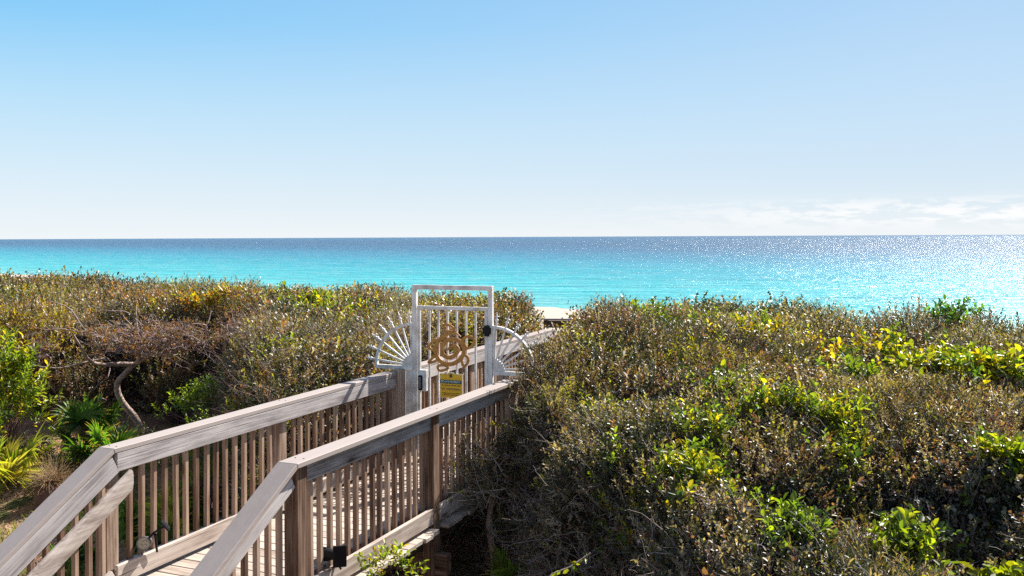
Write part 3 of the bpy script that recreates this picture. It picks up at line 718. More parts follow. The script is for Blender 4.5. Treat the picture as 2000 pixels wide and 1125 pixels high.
# ------------------------------------------------------------------ canopy fields
def polysd(px, py, poly):
    """signed distance, positive inside"""
    P = np.array(poly, float); Q = np.roll(P, -1, 0); d = np.full(px.shape, 1e9); ins = np.zeros(px.shape, bool)
    for (x0, y0), (x1, y1) in zip(P, Q):
        ex, ey = x1 - x0, y1 - y0; t = np.clip(((px - x0) * ex + (py - y0) * ey) / (ex * ex + ey * ey), 0, 1)
        d = np.minimum(d, np.hypot(px - x0 - t * ex, py - y0 - t * ey))
        c = ((y0 > py) != (y1 > py)) & (px < (x1 - x0) * (py - y0) / (y1 - y0 + 1e-12) + x0); ins ^= c
    return np.where(ins, d, -d)
def wxy(v, u): return W(v, u)[:2]
RIGHT_POLY = [wxy(1.62, 3.15), (-.02, 8.45), (.12, 7.6), (.42, 6.9), (.75, 6.1), (.95, 5.2), (2.2, 4.3), (6.5, 4.0), (12, 7), (14, 12), (12, 15.5), (6, 18), (3.2, 18.3), wxy(1.3, 11), wxy(1.3, 9.0), wxy(1.3, 5.4), wxy(1.45, 4.75), wxy(1.64, 4.4), wxy(1.60, 3.8)]
LEFT_POLY = [(-24, 18), (-9.2, 17.1), (-5.4, 17.0), (-4.4, 14.4), (-3.9, 12), (-3.3, 10.4), (-2.9, 9.5), wxy(-.3, 1.9), wxy(-.3, 5), wxy(-.28, 9.6), (.75, 16.9), (.4, 18.2), (-1, 20), (-4, 23.5), (-8, 28), (-14, 31), (-24, 36)]
def crest_l(x): return np.interp(x, [-30, -13.5, -7.9, -4.4, -2, -.3, .6], [36, 27.0, 23.2, 19.8, 18.0, 16.6, 15.6])
def crest_r(x): return np.interp(x, [.5, .78, 1.03, 1.5, 2, 2.95, 4.1, 5.05, 5.9, 6.8, 10], [11.0, 11.6, 12.4, 13.4, 14.1, 14.6, 14.0, 13.2, 12.6, 12.1, 11])
def base_l(x, y):
    h = np.interp(y, [8.5, 9.5, 11, 12.5, 18, 24, 30], [.66, .88, 1.18, 1.26, 1.26, 1.18, 1.16])
    h = h + .30 * np.exp(-((x - .35) ** 2 / .6 + (y - 15.6) ** 2 / 2.0))
    return h - .45 * np.maximum(0, y - crest_l(x))
def base_r(x, y):
    h = np.interp(y, [4.5, 5.5, 7, 8.5, 10, 12, 15], [.22, .44, .72, .98, 1.15, 1.27, 1.28])
    h = h + .33 * np.exp(-((x - .95) ** 2 / .8 + (y - 11.7) ** 2 / 2.0))
    return h - .45 * np.maximum(0, y - crest_r(x))
class Field:
    def __init__(s, poly, basef, x0, x1, y0, y1, res, seed, edge=.55, amp=.20):
        s.x = np.arange(x0, x1, res); s.y = np.arange(y0, y1, res); s.res = res
        X, Y = np.meshgrid(s.x, s.y); s.X, s.Y = X, Y
        wob = (vnoise(X, Y, .55) - .5) * .34 + (vnoise(X + 40, Y, .2) - .5) * .12
        s.sd = polysd(X, Y, poly) + wob
        r = np.random.default_rng(seed); H = np.full(X.shape, -9.)
        area = (x1 - x0) * (y1 - y0); n = int(area * 1.5)
        cx = r.uniform(x0, x1, n); cy = r.uniform(y0, y1, n); rad = r.uniform(.45, 1.0, n); am = r.normal(0, amp * .3, n)
        bump = np.full(X.shape, -1.)
        for a, b_, q, c in zip(cx, cy, rad, am):
            i0, i1 = np.searchsorted(s.x, [a - q, a + q]); j0, j1 = np.searchsorted(s.y, [b_ - q, b_ + q])
            if i1 <= i0 or j1 <= j0: continue
            sx = X[j0:j1, i0:i1]; sy = Y[j0:j1, i0:i1]; rr_ = ((sx - a) ** 2 + (sy - b_) ** 2) / q ** 2
            z = np.where(rr_ < 1, c + q * .34 * np.sqrt(np.clip(1 - rr_, 0, 1)) - .17, -1.)
            bump[j0:j1, i0:i1] = np.maximum(bump[j0:j1, i0:i1], z)
        bump = np.maximum(bump, -.22)
        top = basef(X, Y) + bump + (vnoise(X, Y, .18) - .5) * .07 + (vnoise(X, Y, .45) - .5) * .12
        zg = ground_z(X, Y)
        q = np.clip(s.sd / edge, 0, 1); prof = np.sqrt(1 - (1 - q) ** 2)
        s.Z = np.where(s.sd > 0, zg + (top - zg) * prof, zg - .3); s.zg = zg
    def h(s, x, y):
        i = np.clip(((np.asarray(x) - s.x[0]) / s.res).astype(int), 0, len(s.x) - 1); j = np.clip(((np.asarray(y) - s.y[0]) / s.res).astype(int), 0, len(s.y) - 1)
        return s.Z[j, i]
    def sample(s, n, dens):
        """n points on the surface, area weighted times dens(x,y,z); returns pos, normal"""
        X, Y, Z = s.X, s.Y, s.Z
        zx = (Z[:-1, 1:] - Z[:-1, :-1]) / s.res; zy = (Z[1:, :-1] - Z[:-1, :-1]) / s.res
        ok = (s.sd[:-1, :-1] > 0)
        ar = np.sqrt(1 + zx ** 2 + zy ** 2).clip(0, 9) * ok
        wgt = ar * dens(X[:-1, :-1], Y[:-1, :-1], Z[:-1, :-1]); wgt = wgt.ravel() / wgt.sum()
        k = rng.choice(wgt.size, n, p=wgt); a = rng.random(n); b_ = rng.random(n)
        x = X[:-1, :-1].ravel()[k] + a * s.res; y = Y[:-1, :-1].ravel()[k] + b_ * s.res
        z = Z[:-1, :-1].ravel()[k] + zx.ravel()[k] * a * s.res + zy.ravel()[k] * b_ * s.res
        nr = unit(np.stack([-zx.ravel()[k], -zy.ravel()[k], np.ones(n)], -1))
        return np.stack([x, y, z], -1), nr, s.zg[:-1, :-1].ravel()[k]
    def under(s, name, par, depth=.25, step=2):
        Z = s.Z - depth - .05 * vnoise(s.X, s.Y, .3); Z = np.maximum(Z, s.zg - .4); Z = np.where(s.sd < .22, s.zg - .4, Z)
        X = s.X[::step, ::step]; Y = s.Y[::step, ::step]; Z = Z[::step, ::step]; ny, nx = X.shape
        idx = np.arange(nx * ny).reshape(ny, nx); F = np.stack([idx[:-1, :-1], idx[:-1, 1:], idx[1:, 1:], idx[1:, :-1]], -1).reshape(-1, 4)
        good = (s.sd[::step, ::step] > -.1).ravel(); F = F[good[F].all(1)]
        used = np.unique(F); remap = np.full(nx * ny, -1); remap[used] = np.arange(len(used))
        return np_mesh(name, np.stack([X, Y, Z], -1).reshape(-1, 3)[used], remap[F], M['shade_shell'], par, smooth=True)
FR = Field(RIGHT_POLY, base_r, -.6, 14.2, 3.9, 18.4, .05, 3)
FL = Field(LEFT_POLY, base_l, -20, 1.2, 8.2, 31, .06, 4, edge=.6)

OLIVE = np.array([.125, .108, .050]); DARK = np.array([.032, .042, .018]); BROWN = np.array([.14, .080, .062]); YG = np.array([.26, .27, .02]); ORANGE = np.array([.36, .17, .03]); GREY = np.array([.26, .225, .17])
def colours(x, y, wts, seed=0.):
    cols = np.array([OLIVE, DARK, BROWN, YG, ORANGE, GREY]); n = len(x)
    S_ = np.stack([wts[i] * np.exp((5.5 if i in (3, 4) else 3.2) * (vnoise(x + 31 * i + seed, y + 17 * i, .9) - .5) + 2.0 * (vnoise(x + 13 * i, y + 29 * i + seed, .3) - .5)) for i in range(6)], 1)
    S_ /= S_.sum(1, keepdims=True); cum = S_.cumsum(1); r = rng.random(n)[:, None]; k = (r > cum).sum(1).clip(0, 5)
    return cols[k] * rng.uniform(.7, 1.35, (n, 1))
def dist(p): return np.hypot(p[:, 0], p[:, 1])
def thicket(name, label, F_, n, wts, dens, origin, zmin=.35, thin=None):
    par = thing(name, origin, label, 'shrubs', kind='stuff'); LOC = np.array(origin)
    p, nr, zg = F_.sample(n, dens)
    keep = (p[:, 2] > zg + zmin + .25 * vnoise(p[:, 0], p[:, 1], .3)) | (rng.random(n) < .25); p, nr = p[keep], nr[keep]; n = len(p)
    if thin is not None:
        q = thin(p); keep = rng.random(n) > q; p, nr = p[keep], nr[keep]; n = len(p)
    p = p - nr * (rng.random((n, 1)) ** 1.1 * .28) + nr * .02
    shoot = rng.random(n) < .06; p[shoot] += nr[shoot] * (rng.random((shoot.sum(), 1)) * .06)
    a = unit(nr * .75 + np.array([0, 0, .55]) + rng.normal(size=(n, 3)) * .45)
    d = dist(p); sc = np.interp(d, [5, 9, 14, 20, 30], [.84, .92, 1.05, 1.3, 1.75])
    col = colours(p[:, 0], p[:, 1], wts)
    spc = vnoise(p[:, 0] + 7, p[:, 1] + 3, 1.1) + .25 * (rng.random(n) - .5); lw = np.interp(spc, [.3, .5, .7], [1.7, 1.0, .72]); ll = np.interp(spc, [.3, .5, .7], [.78, 1.0, 1.12])
    near = d < 11; parts = []
    for msk, k, fine in ((near, 11, True), (~near, 9, False)):
        if msk.sum() == 0: continue
        s_ = sc[msk]
        ls = np.exp(rng.normal(size=msk.sum()) * .22)
        parts.append((sprigs(p[msk], a[msk], .15 * s_ * ls, k, .035 * s_ * ls * ll[msk], .0138 * s_ * ls * lw[msk], col[msk], fine, 48.), msk))
    V, F, c = merge([q[0] for q in parts])
    np_mesh('foliage', V - LOC, F, M['leaf'], par, c)
    # stems of the sprigs nearby
    k = np.where(d < 13)[0]; k = k[rng.random(len(k)) < .5]
    st, rd = rand_twigs(p[k] - a[k] * .10, a[k], .2, m=3, wob=.12, r0=.0026, r1=.0012)
    V, F = tubes(st, rd, 3); np_mesh('stems', V - LOC, F, M['twig'], par)
    o = F_.under('scrub_inner_shade', par); o.data.transform(Matrix.Translation(-LOC))  # added opaque shell below the leaves, coloured dark as the thicket's inner shade
    return par, LOC
visR = lambda X, Y, Z: np.where((X > Y * .62 + .8) | (Y < 4.8), .06, 1.) / np.interp(np.hypot(X, Y), [5, 7, 10, 14, 20], [.75, 1., 1.6, 2.4, 4.]) * np.where(Y > crest_r(X) + 1.2, .35, 1)
visL = lambda X, Y, Z: np.where(X < -Y * .60 - 1.2, .08, 1.) / np.interp(np.hypot(X, Y), [8, 12, 18, 25, 32], [.7, 1., 1.6, 2.4, 3.6]) * np.where(Y > crest_l(X) + 1.5, .3, 1)
QF = 1.0
tr, LR = thicket('dune_scrub', 'dense low olive and brown scrub thicket filling the right of the boardwalk', FR, int(92000 * QF), (1.0, 1.5, .45, .24, .012, 1.2), visR, (4.0, 9.0, -.9), thin=lambda p: np.where((polysd(p[:, 0], p[:, 1], RIGHT_POLY) < .75) & (p[:, 0] < 2.2) & (p[:, 1] < 8.6), np.interp(p[:, 2], [-.3, .25, .75], [.92, .75, .0]), 0))
tl, LL = thicket('dune_scrub', 'dense low brown and green scrub thicket left of the boardwalk, lit along its top', FL, int(84000 * QF), (1.0, 1.5, .6, .46, .15, .7), visL, (-5.0, 17.0, -.9), zmin=.45, thin=lambda p: np.where((polysd(p[:, 0], p[:, 1], LEFT_POLY) < 1.0) & (p[:, 0] < -2.2), np.interp(p[:, 2], [.2, .95], [.35, .1]), 0))
# long leafy shoots standing out of the nearest scrub
n = 170; p, nr, zg = FR.sample(n, lambda X, Y, Z: (Y < 8.6) * (X < Y * .62) * (X > .6) * 1.)
a = unit(nr * .25 + np.array([-.1, -.15, 1.]) + rng.normal(size=(n, 3)) * .28); ln_ = rng.uniform(.22, .42, n)
V, F, cc = sprigs(p - a * .10, a, ln_, 26, .034, .0125, np.array([OLIVE * 1.1, GREY, GREY * np.array([.85, .95, .7]), YG * .8])[rng.choice(4, n, p=[.4, .35, .15, .10])], True, 45.)
np_mesh('leafy_shoots', V - LR, F, M['leaf'], tr, cc)
st, rd = rand_twigs(p - a * .10, a, ln_, m=5, wob=.05, r0=.0035, r1=.0015); V, F = tubes(st, rd, 4); np_mesh('shoot_stems', V - LR, F, M['deadtwig'], tr)
# tangles of twigs on the open sides of both thickets
def tangle(F_, par, LOC, n, dens, mat, name, length=(.25, .6), push=.05, zlo=0., r0=.0045):
    p, nr, zg = F_.sample(n, dens); f = rng.random(n)
    p[:, 2] = zg + (p[:, 2] - zg) * (zlo + (1 - zlo) * rng.random(n) ** .6)
    p -= nr * np.array([1, 1, 0]) * rng.uniform(-.02, .25, (n, 1))
    a = unit(nr * .5 + rdir(n) * .8 + np.array([0, 0, .35])); P, Rd = rand_twigs(p - a * .1, a, rng.uniform(*length, n), m=7, wob=.28, r0=rng.uniform(.5, 1.2, n) * r0, r1=.001)
    # side twigs
    k = rng.integers(0, n, n * 2); j = rng.integers(2, 6, n * 2); q = P[k, j]; P2, R2 = rand_twigs(q, rdir(n * 2) + np.array([0, 0, .3]), rng.uniform(.08, .22, n * 2), m=7, wob=.3, r0=.0022, r1=.0008)
    V, F = tubes(np.concatenate([P, P2]), np.concatenate([Rd, R2]), 3)
    np_mesh(name, V - LOC, F, M[mat], par)
sideR = lambda X, Y, Z: (polysd(X, Y, RIGHT_POLY) < .75) * (X < 3) * (Y < 10) * 1.0
sideL = lambda X, Y, Z: (polysd(X, Y, LEFT_POLY) < .7) * (Y < 17.5) * (X < -1.0) * 1.0
tangle(FR, tr, LR, 4200, sideR, 'deadtwig', 'dead_twigs', zlo=.02)
tangle(FR, tr, LR, 5200, lambda X, Y, Z: (Y < 12) * (X < Y * .62) * 1., 'redtwig', 'branches', (.15, .38), zlo=.86, r0=.0032)
tangle(FR, tr, LR, 700, lambda X, Y, Z: (Y < 9.5) * (X < Y * .62) * 1., 'deadtwig', 'bare_shoots', (.25, .5), zlo=.97, r0=.003)
tangle(FL, tl, LL, 3600, sideL, 'redtwig', 'branches', (.35, .8), zlo=.50)
tangle(FL, tl, LL, 2600, sideL, 'twig', 'low_branches', (.3, .7), zlo=.02, r0=.0055)
tangle(FL, tl, LL, 1300, lambda X, Y, Z: (Y < 19) * (X > -9.5) * (X < -1.) * 1., 'deadtwig', 'dead_twigs', (.3, .6), zlo=.9, r0=.004)

# ------------------------------------------------------------------ bright broad-leaved shrubs that stand out of the scrub
def leafy(name, label, cat, c, rad, n, Ln, Wd, cols, k=6, length=.14, group=None, stem=True, mat='broad', spread=50., fill=.5, zlow=-.25):
    c = np.array(c, float); rad = np.array(rad, float); par = thing(name, tuple(c - np.array([0, 0, rad[2]])), label, cat, group); LOC = c - np.array([0, 0, rad[2]])
    q = rdir(n); q[:, 2] = np.abs(q[:, 2]) * (1 - zlow) + zlow; rr_ = (fill + (1 - fill) * rng.random((n, 1)))
    lump = .75 + .5 * vnoise(q[:, 0] * 3 + c[0] * 7, q[:, 1] * 3 + c[1] * 7 + q[:, 2] * 2, 1.0)[:, None]
    p = c + q * rr_ * rad * lump; a = unit(q * .5 + np.array([0, 0, .8]) + rng.normal(size=(n, 3)) * .3)
    cc = np.array(cols)[rng.integers(0, len(cols), n)] * rng.uniform(.75, 1.3, (n, 1))
    V, F, c2 = sprigs(p, a, length, k, Ln, Wd, cc, True, spread, .2)
    np_mesh('foliage', V - LOC, F, M[mat], par, c2)
    if stem:
        m_ = max(8, n // 3); i = rng.integers(0, n, m_); base = LOC + rng.normal(size=(m_, 3)) * np.array([.06, .06, .0]); tgt = p[i]
        t = np.linspace(0, 1, 6)[None, :, None]; P = base[:, None] * (1 - t) + tgt[:, None] * t + rng.normal(size=(m_, 6, 3)) * .03 * np.sin(t * 3.14)
        V, F = tubes(P, np.linspace(.006, .002, 6)[None, :].repeat(m_, 0), 3); np_mesh('twigs', V - LOC, F, M['redtwig'], par)['kind'] = 'stuff'
    return par
G1 = [(.16, .22, .018), (.11, .17, .02), (.22, .24, .02), (.06, .11, .02)]
G2 = [(.26, .26, .015), (.17, .20, .015), (.34, .27, .02)]
G3 = [(.36, .20, .02), (.28, .22, .02), (.30, .10, .02), (.14, .14, .02)]
G4 = [(.05, .09, .02), (.08, .13, .025), (.13, .17, .03)]
def onR(px, Y, dz=0.): x = (px - 1000) / 1800 * Y; return (x, Y, float(FR.h(x, Y)) + dz)
def onL(px, Y, dz=0.): x = (px - 1000) / 1800 * Y; return (x, Y, float(FL.h(x, Y)) + dz)
def patch(F_, label, px, Y, rx, ry, n, Ln, Wd, cols, group, k=6, zo=0., cut=.40):
    n = int(n * 1.7); x0 = (px - 1000) / 1800 * Y; m_ = n * 4
    q = rng.normal(size=(m_, 2)) * .62; x = x0 + q[:, 0] * rx; y = Y + q[:, 1] * ry
    acc = vnoise(x + 5, y + 9, .28) * .6 + vnoise(x, y, .11) * .4 - np.hypot(q[:, 0], q[:, 1]) * .16 + rng.random(m_) * .12
    o = np.argsort(-acc)[:n]; x, y = x[o], y[o]
    z = F_.h(x, y) + rng.uniform(-.10, .08, n) + .07 + zo * .8
    p = np.stack([x, y, z], 1); a = unit(rng.normal(size=(n, 3)) * .42 + np.array([0, -.1, .85]))
    base = (x0, Y, float(F_.h(x0, Y)) - .3); par = thing('broadleaf_shrub', base, label, 'shrub', group); LOC = np.array(base)
    cc = np.array(cols)[rng.integers(0, len(cols), n)] * rng.uniform(.65, 1.25, (n, 1)); ls = np.exp(rng.normal(size=n) * .2)
    V, F, c2 = sprigs(p, a, .13 * ls, k, Ln * ls, Wd * ls, cc, True, 50., .22); np_mesh('foliage', V - LOC, F, M['broad'], par, c2)
    st, rd = rand_twigs(p - a * .16, a, .26, m=4, wob=.1, r0=.0035, r1=.0015); V, F = tubes(st, rd, 3); np_mesh('twigs', V - LOC, F, M['redtwig'], par)['kind'] = 'stuff'
gp = 'bright broad-leaved shrubs in the right thicket'
patch(FR, 'widest patch of glossy yellow-green broad leaves, upper right of the thicket near the photo edge', 1860, 9.75, .95, .80, 640, .062, .038, G1 + G2, gp, zo=.12)
patch(FR, 'small upright green shrub at the left end of the widest bright patch', 1650, 9.5, .22, .3, 55, .06, .034, G1, gp, zo=.08)
patch(FR, 'loose row of yellow leaves just below the skyline of the right thicket', 1590, 11.2, 1.0, .45, 150, .05, .028, G2 + G3[:2] + G1[:1], gp, zo=.02)
patch(FR, 'yellow-green mound of leaves in the middle of the right thicket, below the widest patch', 1600, 7.5, .6, .5, 260, .05, .026, G1 + G2 + G4, gp, zo=.04)
patch(FR, 'bright green runner of upright leaves at the right photo edge, below the middle', 1930, 6.8, .42, .16, 70, .055, .032, G1 + G2[:1], gp, zo=.05)
patch(FR, 'large-leaved green shrub in the bottom right corner of the photo', 1950, 5.9, .16, .2, 34, .070, .046, G1[:3], gp, zo=.05)
patch(FR, 'broad green and yellow leafy mound at the lower left of the right thicket', 1340, 7.0, .6, .65, 340, .045, .025, G1 + G2 + G4, gp, zo=.04)
patch(FR, 'yellow-leaved shrub close to the right sunburst panel at the thicket edge', 1190, 8.5, .28, .4, 75, .042, .022, G2 + G4[:1], gp)
patch(FR, 'small yellow-green tuft between the sunburst panel and the widest bright patch', 1400, 8.6, .42, .55, 110, .040, .021, G1 + G2[:1] + G4, gp)
patch(FR, 'dark green low tuft with few bright leaves at the bottom, right of centre', 1520, 6.0, .5, .3, 120, .046, .026, G1 + G4 + G4, gp)
patch(FR, 'green leafy sprigs at the bottom edge left of the large-leaved corner shrub', 1770, 6.2, .3, .3, 70, .055, .034, G1 + G4, gp, zo=.04)
patch(FR, 'faint green flecks high in the thicket, right of the boardwalk gap', 1330, 12.2, .8, .8, 80, .045, .025, G4 + G1[:1], gp)
patch(FR, 'dark glossy green tuft on the skyline at the far right', 1880, 12.0, .3, .3, 34, .06, .03, [(.05, .13, .02), (.07, .16, .02)], gp, zo=.05)
gq = 'coloured shrubs in the left thicket'
leafy('yellow_green_shrub', 'sunlit yellow-green shrub at the left photo edge in front of the dark thicket', 'shrub', (-7.25, 13.2, .40), (.62, .5, .85), 300, .10, .034, G2 + G1 + G4[1:], k=8, group=gq, zlow=-.95, fill=.25, length=.24)
patch(FL, 'orange and yellow leaved shrub on top of the left thicket', 400, 17.4, .85, .9, 200, .062, .034, G3 + G2[:1], gq)
patch(FL, 'bright green shrub on top of the left thicket, between the orange shrub and the gate', 620, 16.2, 1.1, 1.1, 220, .06, .03, G1 + G2 + G4[:1], gq)
leafy('broadleaf_shrub', 'yellow-green sprays on the face of the left thicket close to the left sunburst panel', 'shrub', (-2.75, 11.3, .98), (.45, .4, .32), 190, .055, .026, G2 + G1, group=gq)
leafy('broadleaf_shrub', 'low silvery green shrub just behind the long left railing', 'shrub', (-3.9, 12.3, .32), (.75, .45, .42), 360, .05, .022, G4 + G1[:1], k=8, group=gq)
leafy('broadleaf_shrub', 'dark green low bush behind the balusters of the long left railing', 'shrub', (-3.25, 10.3, .05), (.75, .6, .55), 420, .045, .02, G4, k=8, group=gq)
for lab_, px_, Y_, rad_, n_ in (('silvery green undergrowth between the edge palmetto and the clay jar', 40, 13.3, (.75, .45, .42), 420), ('dark tangled undergrowth between the clay jar and the green palmettos', 150, 12.9, (.60, .40, .30), 330), ('dark leafy undergrowth at the foot of the crooked tree', 230, 14.4, (.75, .45, .28), 330)):
    x_ = (px_ - 1000) / 1800 * Y_
    leafy('undergrowth_shrub', lab_, 'shrub', (x_, Y_, float(ground_z(x_, Y_)) + rad_[2] * .5), rad_, n_, .05, .017, [(.10, .12, .06), (.05, .07, .03), (.17, .17, .11), (.12, .08, .04)], k=8, group='undergrowth on the yard', mat='leaf', fill=.3)
for lab_, px_, Y_, rad_, n_ in (('dim brown-leaved shrub in the shade behind the crooked trunk, left side', 150, 16.3, (.95, .5, .80), 520), ('dim olive shrub in the shade behind the crooked trunk, right side', 350, 16.4, (.95, .5, .75), 520)):
    x_ = (px_ - 1000) / 1800 * Y_
    leafy('undergrowth_shrub', lab_, 'shrub', (x_, Y_, float(ground_z(x_, Y_)) + .55), rad_, n_, .055, .022, [(.12, .10, .05), (.16, .09, .06), (.08, .10, .04), (.20, .13, .09)], k=7, group='undergrowth on the yard', mat='leaf', fill=.3, zlow=-.8)
leafy('broadleaf_shrub', 'brownish shrub in front of the thicket below the orange one', 'shrub', (-8.6, 16.0, .75), (1.1, .6, .7), 420, .055, .026, [(.10, .09, .03), (.16, .10, .04), (.22, .17, .03)], k=8, group=gq)
leafy('broadleaf_shrub', 'tiny yellow shrub poking up beside the right railing at the bottom of the photo', 'shrub', W(1.80, .93, .03), (.20, .16, .16), 46, .042, .022, G2 + G1, group=None)
leafy('twiggy_shrub', 'grey-brown twiggy scrub growing up in front of the right sunburst panel', 'shrub', W(1.98, 3.8, 1.02), (.36, .30, .52), 380, .034, .014, [tuple(OLIVE), tuple(GREY), tuple(BROWN), tuple(DARK), tuple(OLIVE)], k=10, mat='leaf', length=.13)
# creeping branch across the right railing
c = W(1.66, 3.1, .22); bt = thing('straggling_branch', (c[0], c[1], -.9), 'tangle of grey leafy branches leaning over the lower right railing', 'shrub'); LOC = np.array((c[0], c[1], -.9))
n = 220; base = np.array(c) + rng.normal(size=(n, 3)) * np.array([.17, .22, .11]); a = unit(rdir(n) + np.array([-.5, -.2, .3]))
P, Rd = rand_twigs(base, a, rng.uniform(.25, .55, n), m=8, wob=.25, r0=.0045, r1=.0012); V, F = tubes(P, Rd, 4); np_mesh('twigs', V - LOC, F, M['deadtwig'], bt)
k_ = rng.integers(0, n, 420); j_ = rng.integers(2, 8, 420); pp = P[k_, j_]
V, F, cc = sprigs(pp, rdir(420) + np.array([0, 0, .5]), .09, 8, .032, .012, np.array([OLIVE, GREY, DARK, YG])[rng.choice(4, 420, p=[.4, .3, .25, .05])]); np_mesh('foliage', V - LOC, F, M['leaf'], bt, cc)
q0 = np.array([[(c[0], c[1], -1.0), (c[0] + .03, c[1] - .02, -.6), (c[0] - .03, c[1], -.2), (c[0] + .02, c[1] + .03, .2)]]); V, F = tubes(q0, np.array([[.05, .04, .035, .02]]), 8); np_mesh('trunk', V - LOC, F, M['bark'], bt)
# trailing vine
vp = np.array([[(.55, 6.55, .35), (.40, 6.5, .27), (.27, 6.45, .24), (.14, 6.4, .10), (.10, 6.38, -.05)]])
vt = thing('trailing_vine', (.3, 6.4, -.9), 'thin vine with bright green leaves trailing from the thicket over the dark gap', 'vine'); LOC = np.array((.3, 6.4, -.9))
V, F = tubes(vp, np.array([[.006, .005, .004, .003, .002]]), 4); np_mesh('stem', V - LOC, F, M['deadtwig'], vt)
n = 22; t = rng.random(n); ii = np.minimum((t * 4).astype(int), 3); fr = (t * 4 - ii)[:, None]; pp = vp[0][ii] * (1 - fr) + vp[0][ii + 1] * fr
V, F, cc = leaf_geo(pp, unit(rdir(n) + np.array([0, 0, -.8])), unit(rdir(n) + np.array([0, -1, .5])), .06, .034, np.array(G1)[rng.integers(0, 3, n)] * 1.0); np_mesh('leaves', V - LOC, F, M['broad'], vt, cc)

# ------------------------------------------------------------------ bare crooked tree in front of the left thicket
def tp(x, y, Y=15.0): return ((x - 1000) / 1800 * Y, Y, CAM_Z - (y - (467 - .0045 * x)) * Y / 1800)
gzt = float(ground_z(-6.1, 15.2))
tree = thing('bare_tree', (tp(280, 850)[0], 15.0, gzt), 'crooked bare grey tree with a spreading tangle of leafless pinkish twigs', 'tree'); LOC = np.array(tree.location)
def path(pts, r0, r1, m=16, dy=0.):
    P = np.array([tp(*p) for p in pts], float); P[:, 1] += np.linspace(0, dy, len(P)); t = np.linspace(0, len(P) - 1, m); out_ = []
    for q in t:
        i = min(int(q), len(P) - 2); f = q - i; p0 = P[max(i - 1, 0)]; p1 = P[i]; p2 = P[i + 1]; p3 = P[min(i + 2, len(P) - 1)]
        out_.append(.5 * ((2 * p1) + (p2 - p0) * f + (2 * p0 - 5 * p1 + 4 * p2 - p3) * f * f + (3 * p1 - p0 - 3 * p2 + p3) * f ** 3))
    return np.array(out_), np.linspace(r0, r1, m)
tr_, rd_ = path([(290, 885), (278, 850), (262, 815), (240, 790), (228, 765), (229, 745), (241, 732), (258, 714), (272, 706)], .060, .040)
V, F = tubes(tr_[None], rd_[None], 10); np_mesh('trunk', V - LOC, F, M['bark'], tree, smooth=True)
limbs = [([(262, 712), (240, 708), (215, 706), (203, 695), (198, 668), (192, 640)], .034, .012, -.9), ([(268, 708), (290, 694), (308, 690), (330, 690), (352, 684), (368, 668)], .04, .014, -.3), ([(268, 708), (278, 690), (280, 668), (292, 655), (298, 630)], .035, .014, -.5),
         ([(305, 690), (318, 672), (322, 650), (336, 620)], .02, .008, -.2), ([(205, 700), (175, 705), (140, 712), (110, 705)], .018, .006, -.6), ([(280, 670), (262, 640), (255, 600)], .02, .008, .2), ([(368, 668), (395, 640), (400, 610)], .015, .006, .3), ([(198, 668), (170, 640), (150, 600), (120, 585)], .016, .006, -.4)]
LP, LRd = [], []
for pts, a, b_, dy in limbs:
    q, r_ = path(pts, a, b_, 12, dy); LP.append(q); LRd.append(r_)
V, F = tubes(np.array(LP), np.array(LRd) * 1.25, 7); np_mesh('limbs', V - LOC, F, M['bark'], tree, smooth=True)
cur = np.concatenate([q[3:] for q in LP]); curd = np.concatenate([unit(np.gradient(q, axis=0))[3:] for q in LP])
allP, allR = [], []; ln = .75; r0 = .011
for lev, cnt in enumerate((90, 260, 620, 900)):
    k_ = rng.integers(0, len(cur), cnt); d_ = unit(curd[k_] * .5 + rdir(cnt) * np.array([1, .7, .6]) + np.array([0, -.05, .12]))
    P, Rd = rand_twigs(cur[k_], d_, rng.uniform(.6, 1.1, cnt) * ln, m=8, wob=.22, r0=r0, r1=r0 * .45); gd = (P[:, :, 2].max(1) < 1.18 + .35 * rng.random(len(P)) ** 2) & ((P[:, :, 2].min(1) > .60 + .2 * rng.random(len(P))) | (rng.random(len(P)) < .20)); P, Rd = P[gd], Rd[gd]; allP.append(P); allR.append(Rd)
    cur = P[:, 3:].reshape(-1, 3); curd = unit(np.gradient(P, axis=1))[:, 3:].reshape(-1, 3); ln *= .62; r0 = max(r0 * .62, .0034)
P = np.concatenate(allP); V, F = tubes(P, np.concatenate(allR), 3); np_mesh('twigs', V - LOC, F, M['twig'], tree)
k_ = rng.integers(0, len(cur), 900); V, F, cc = sprigs(cur[k_], rdir(900) + np.array([0, 0, .4]), .08, 5, .05, .018, np.array([BROWN, ORANGE * .7, OLIVE])[rng.integers(0, 3, 900)]); np_mesh('dry_leaves', V - LOC, F, M['leaf'], tree, cc)

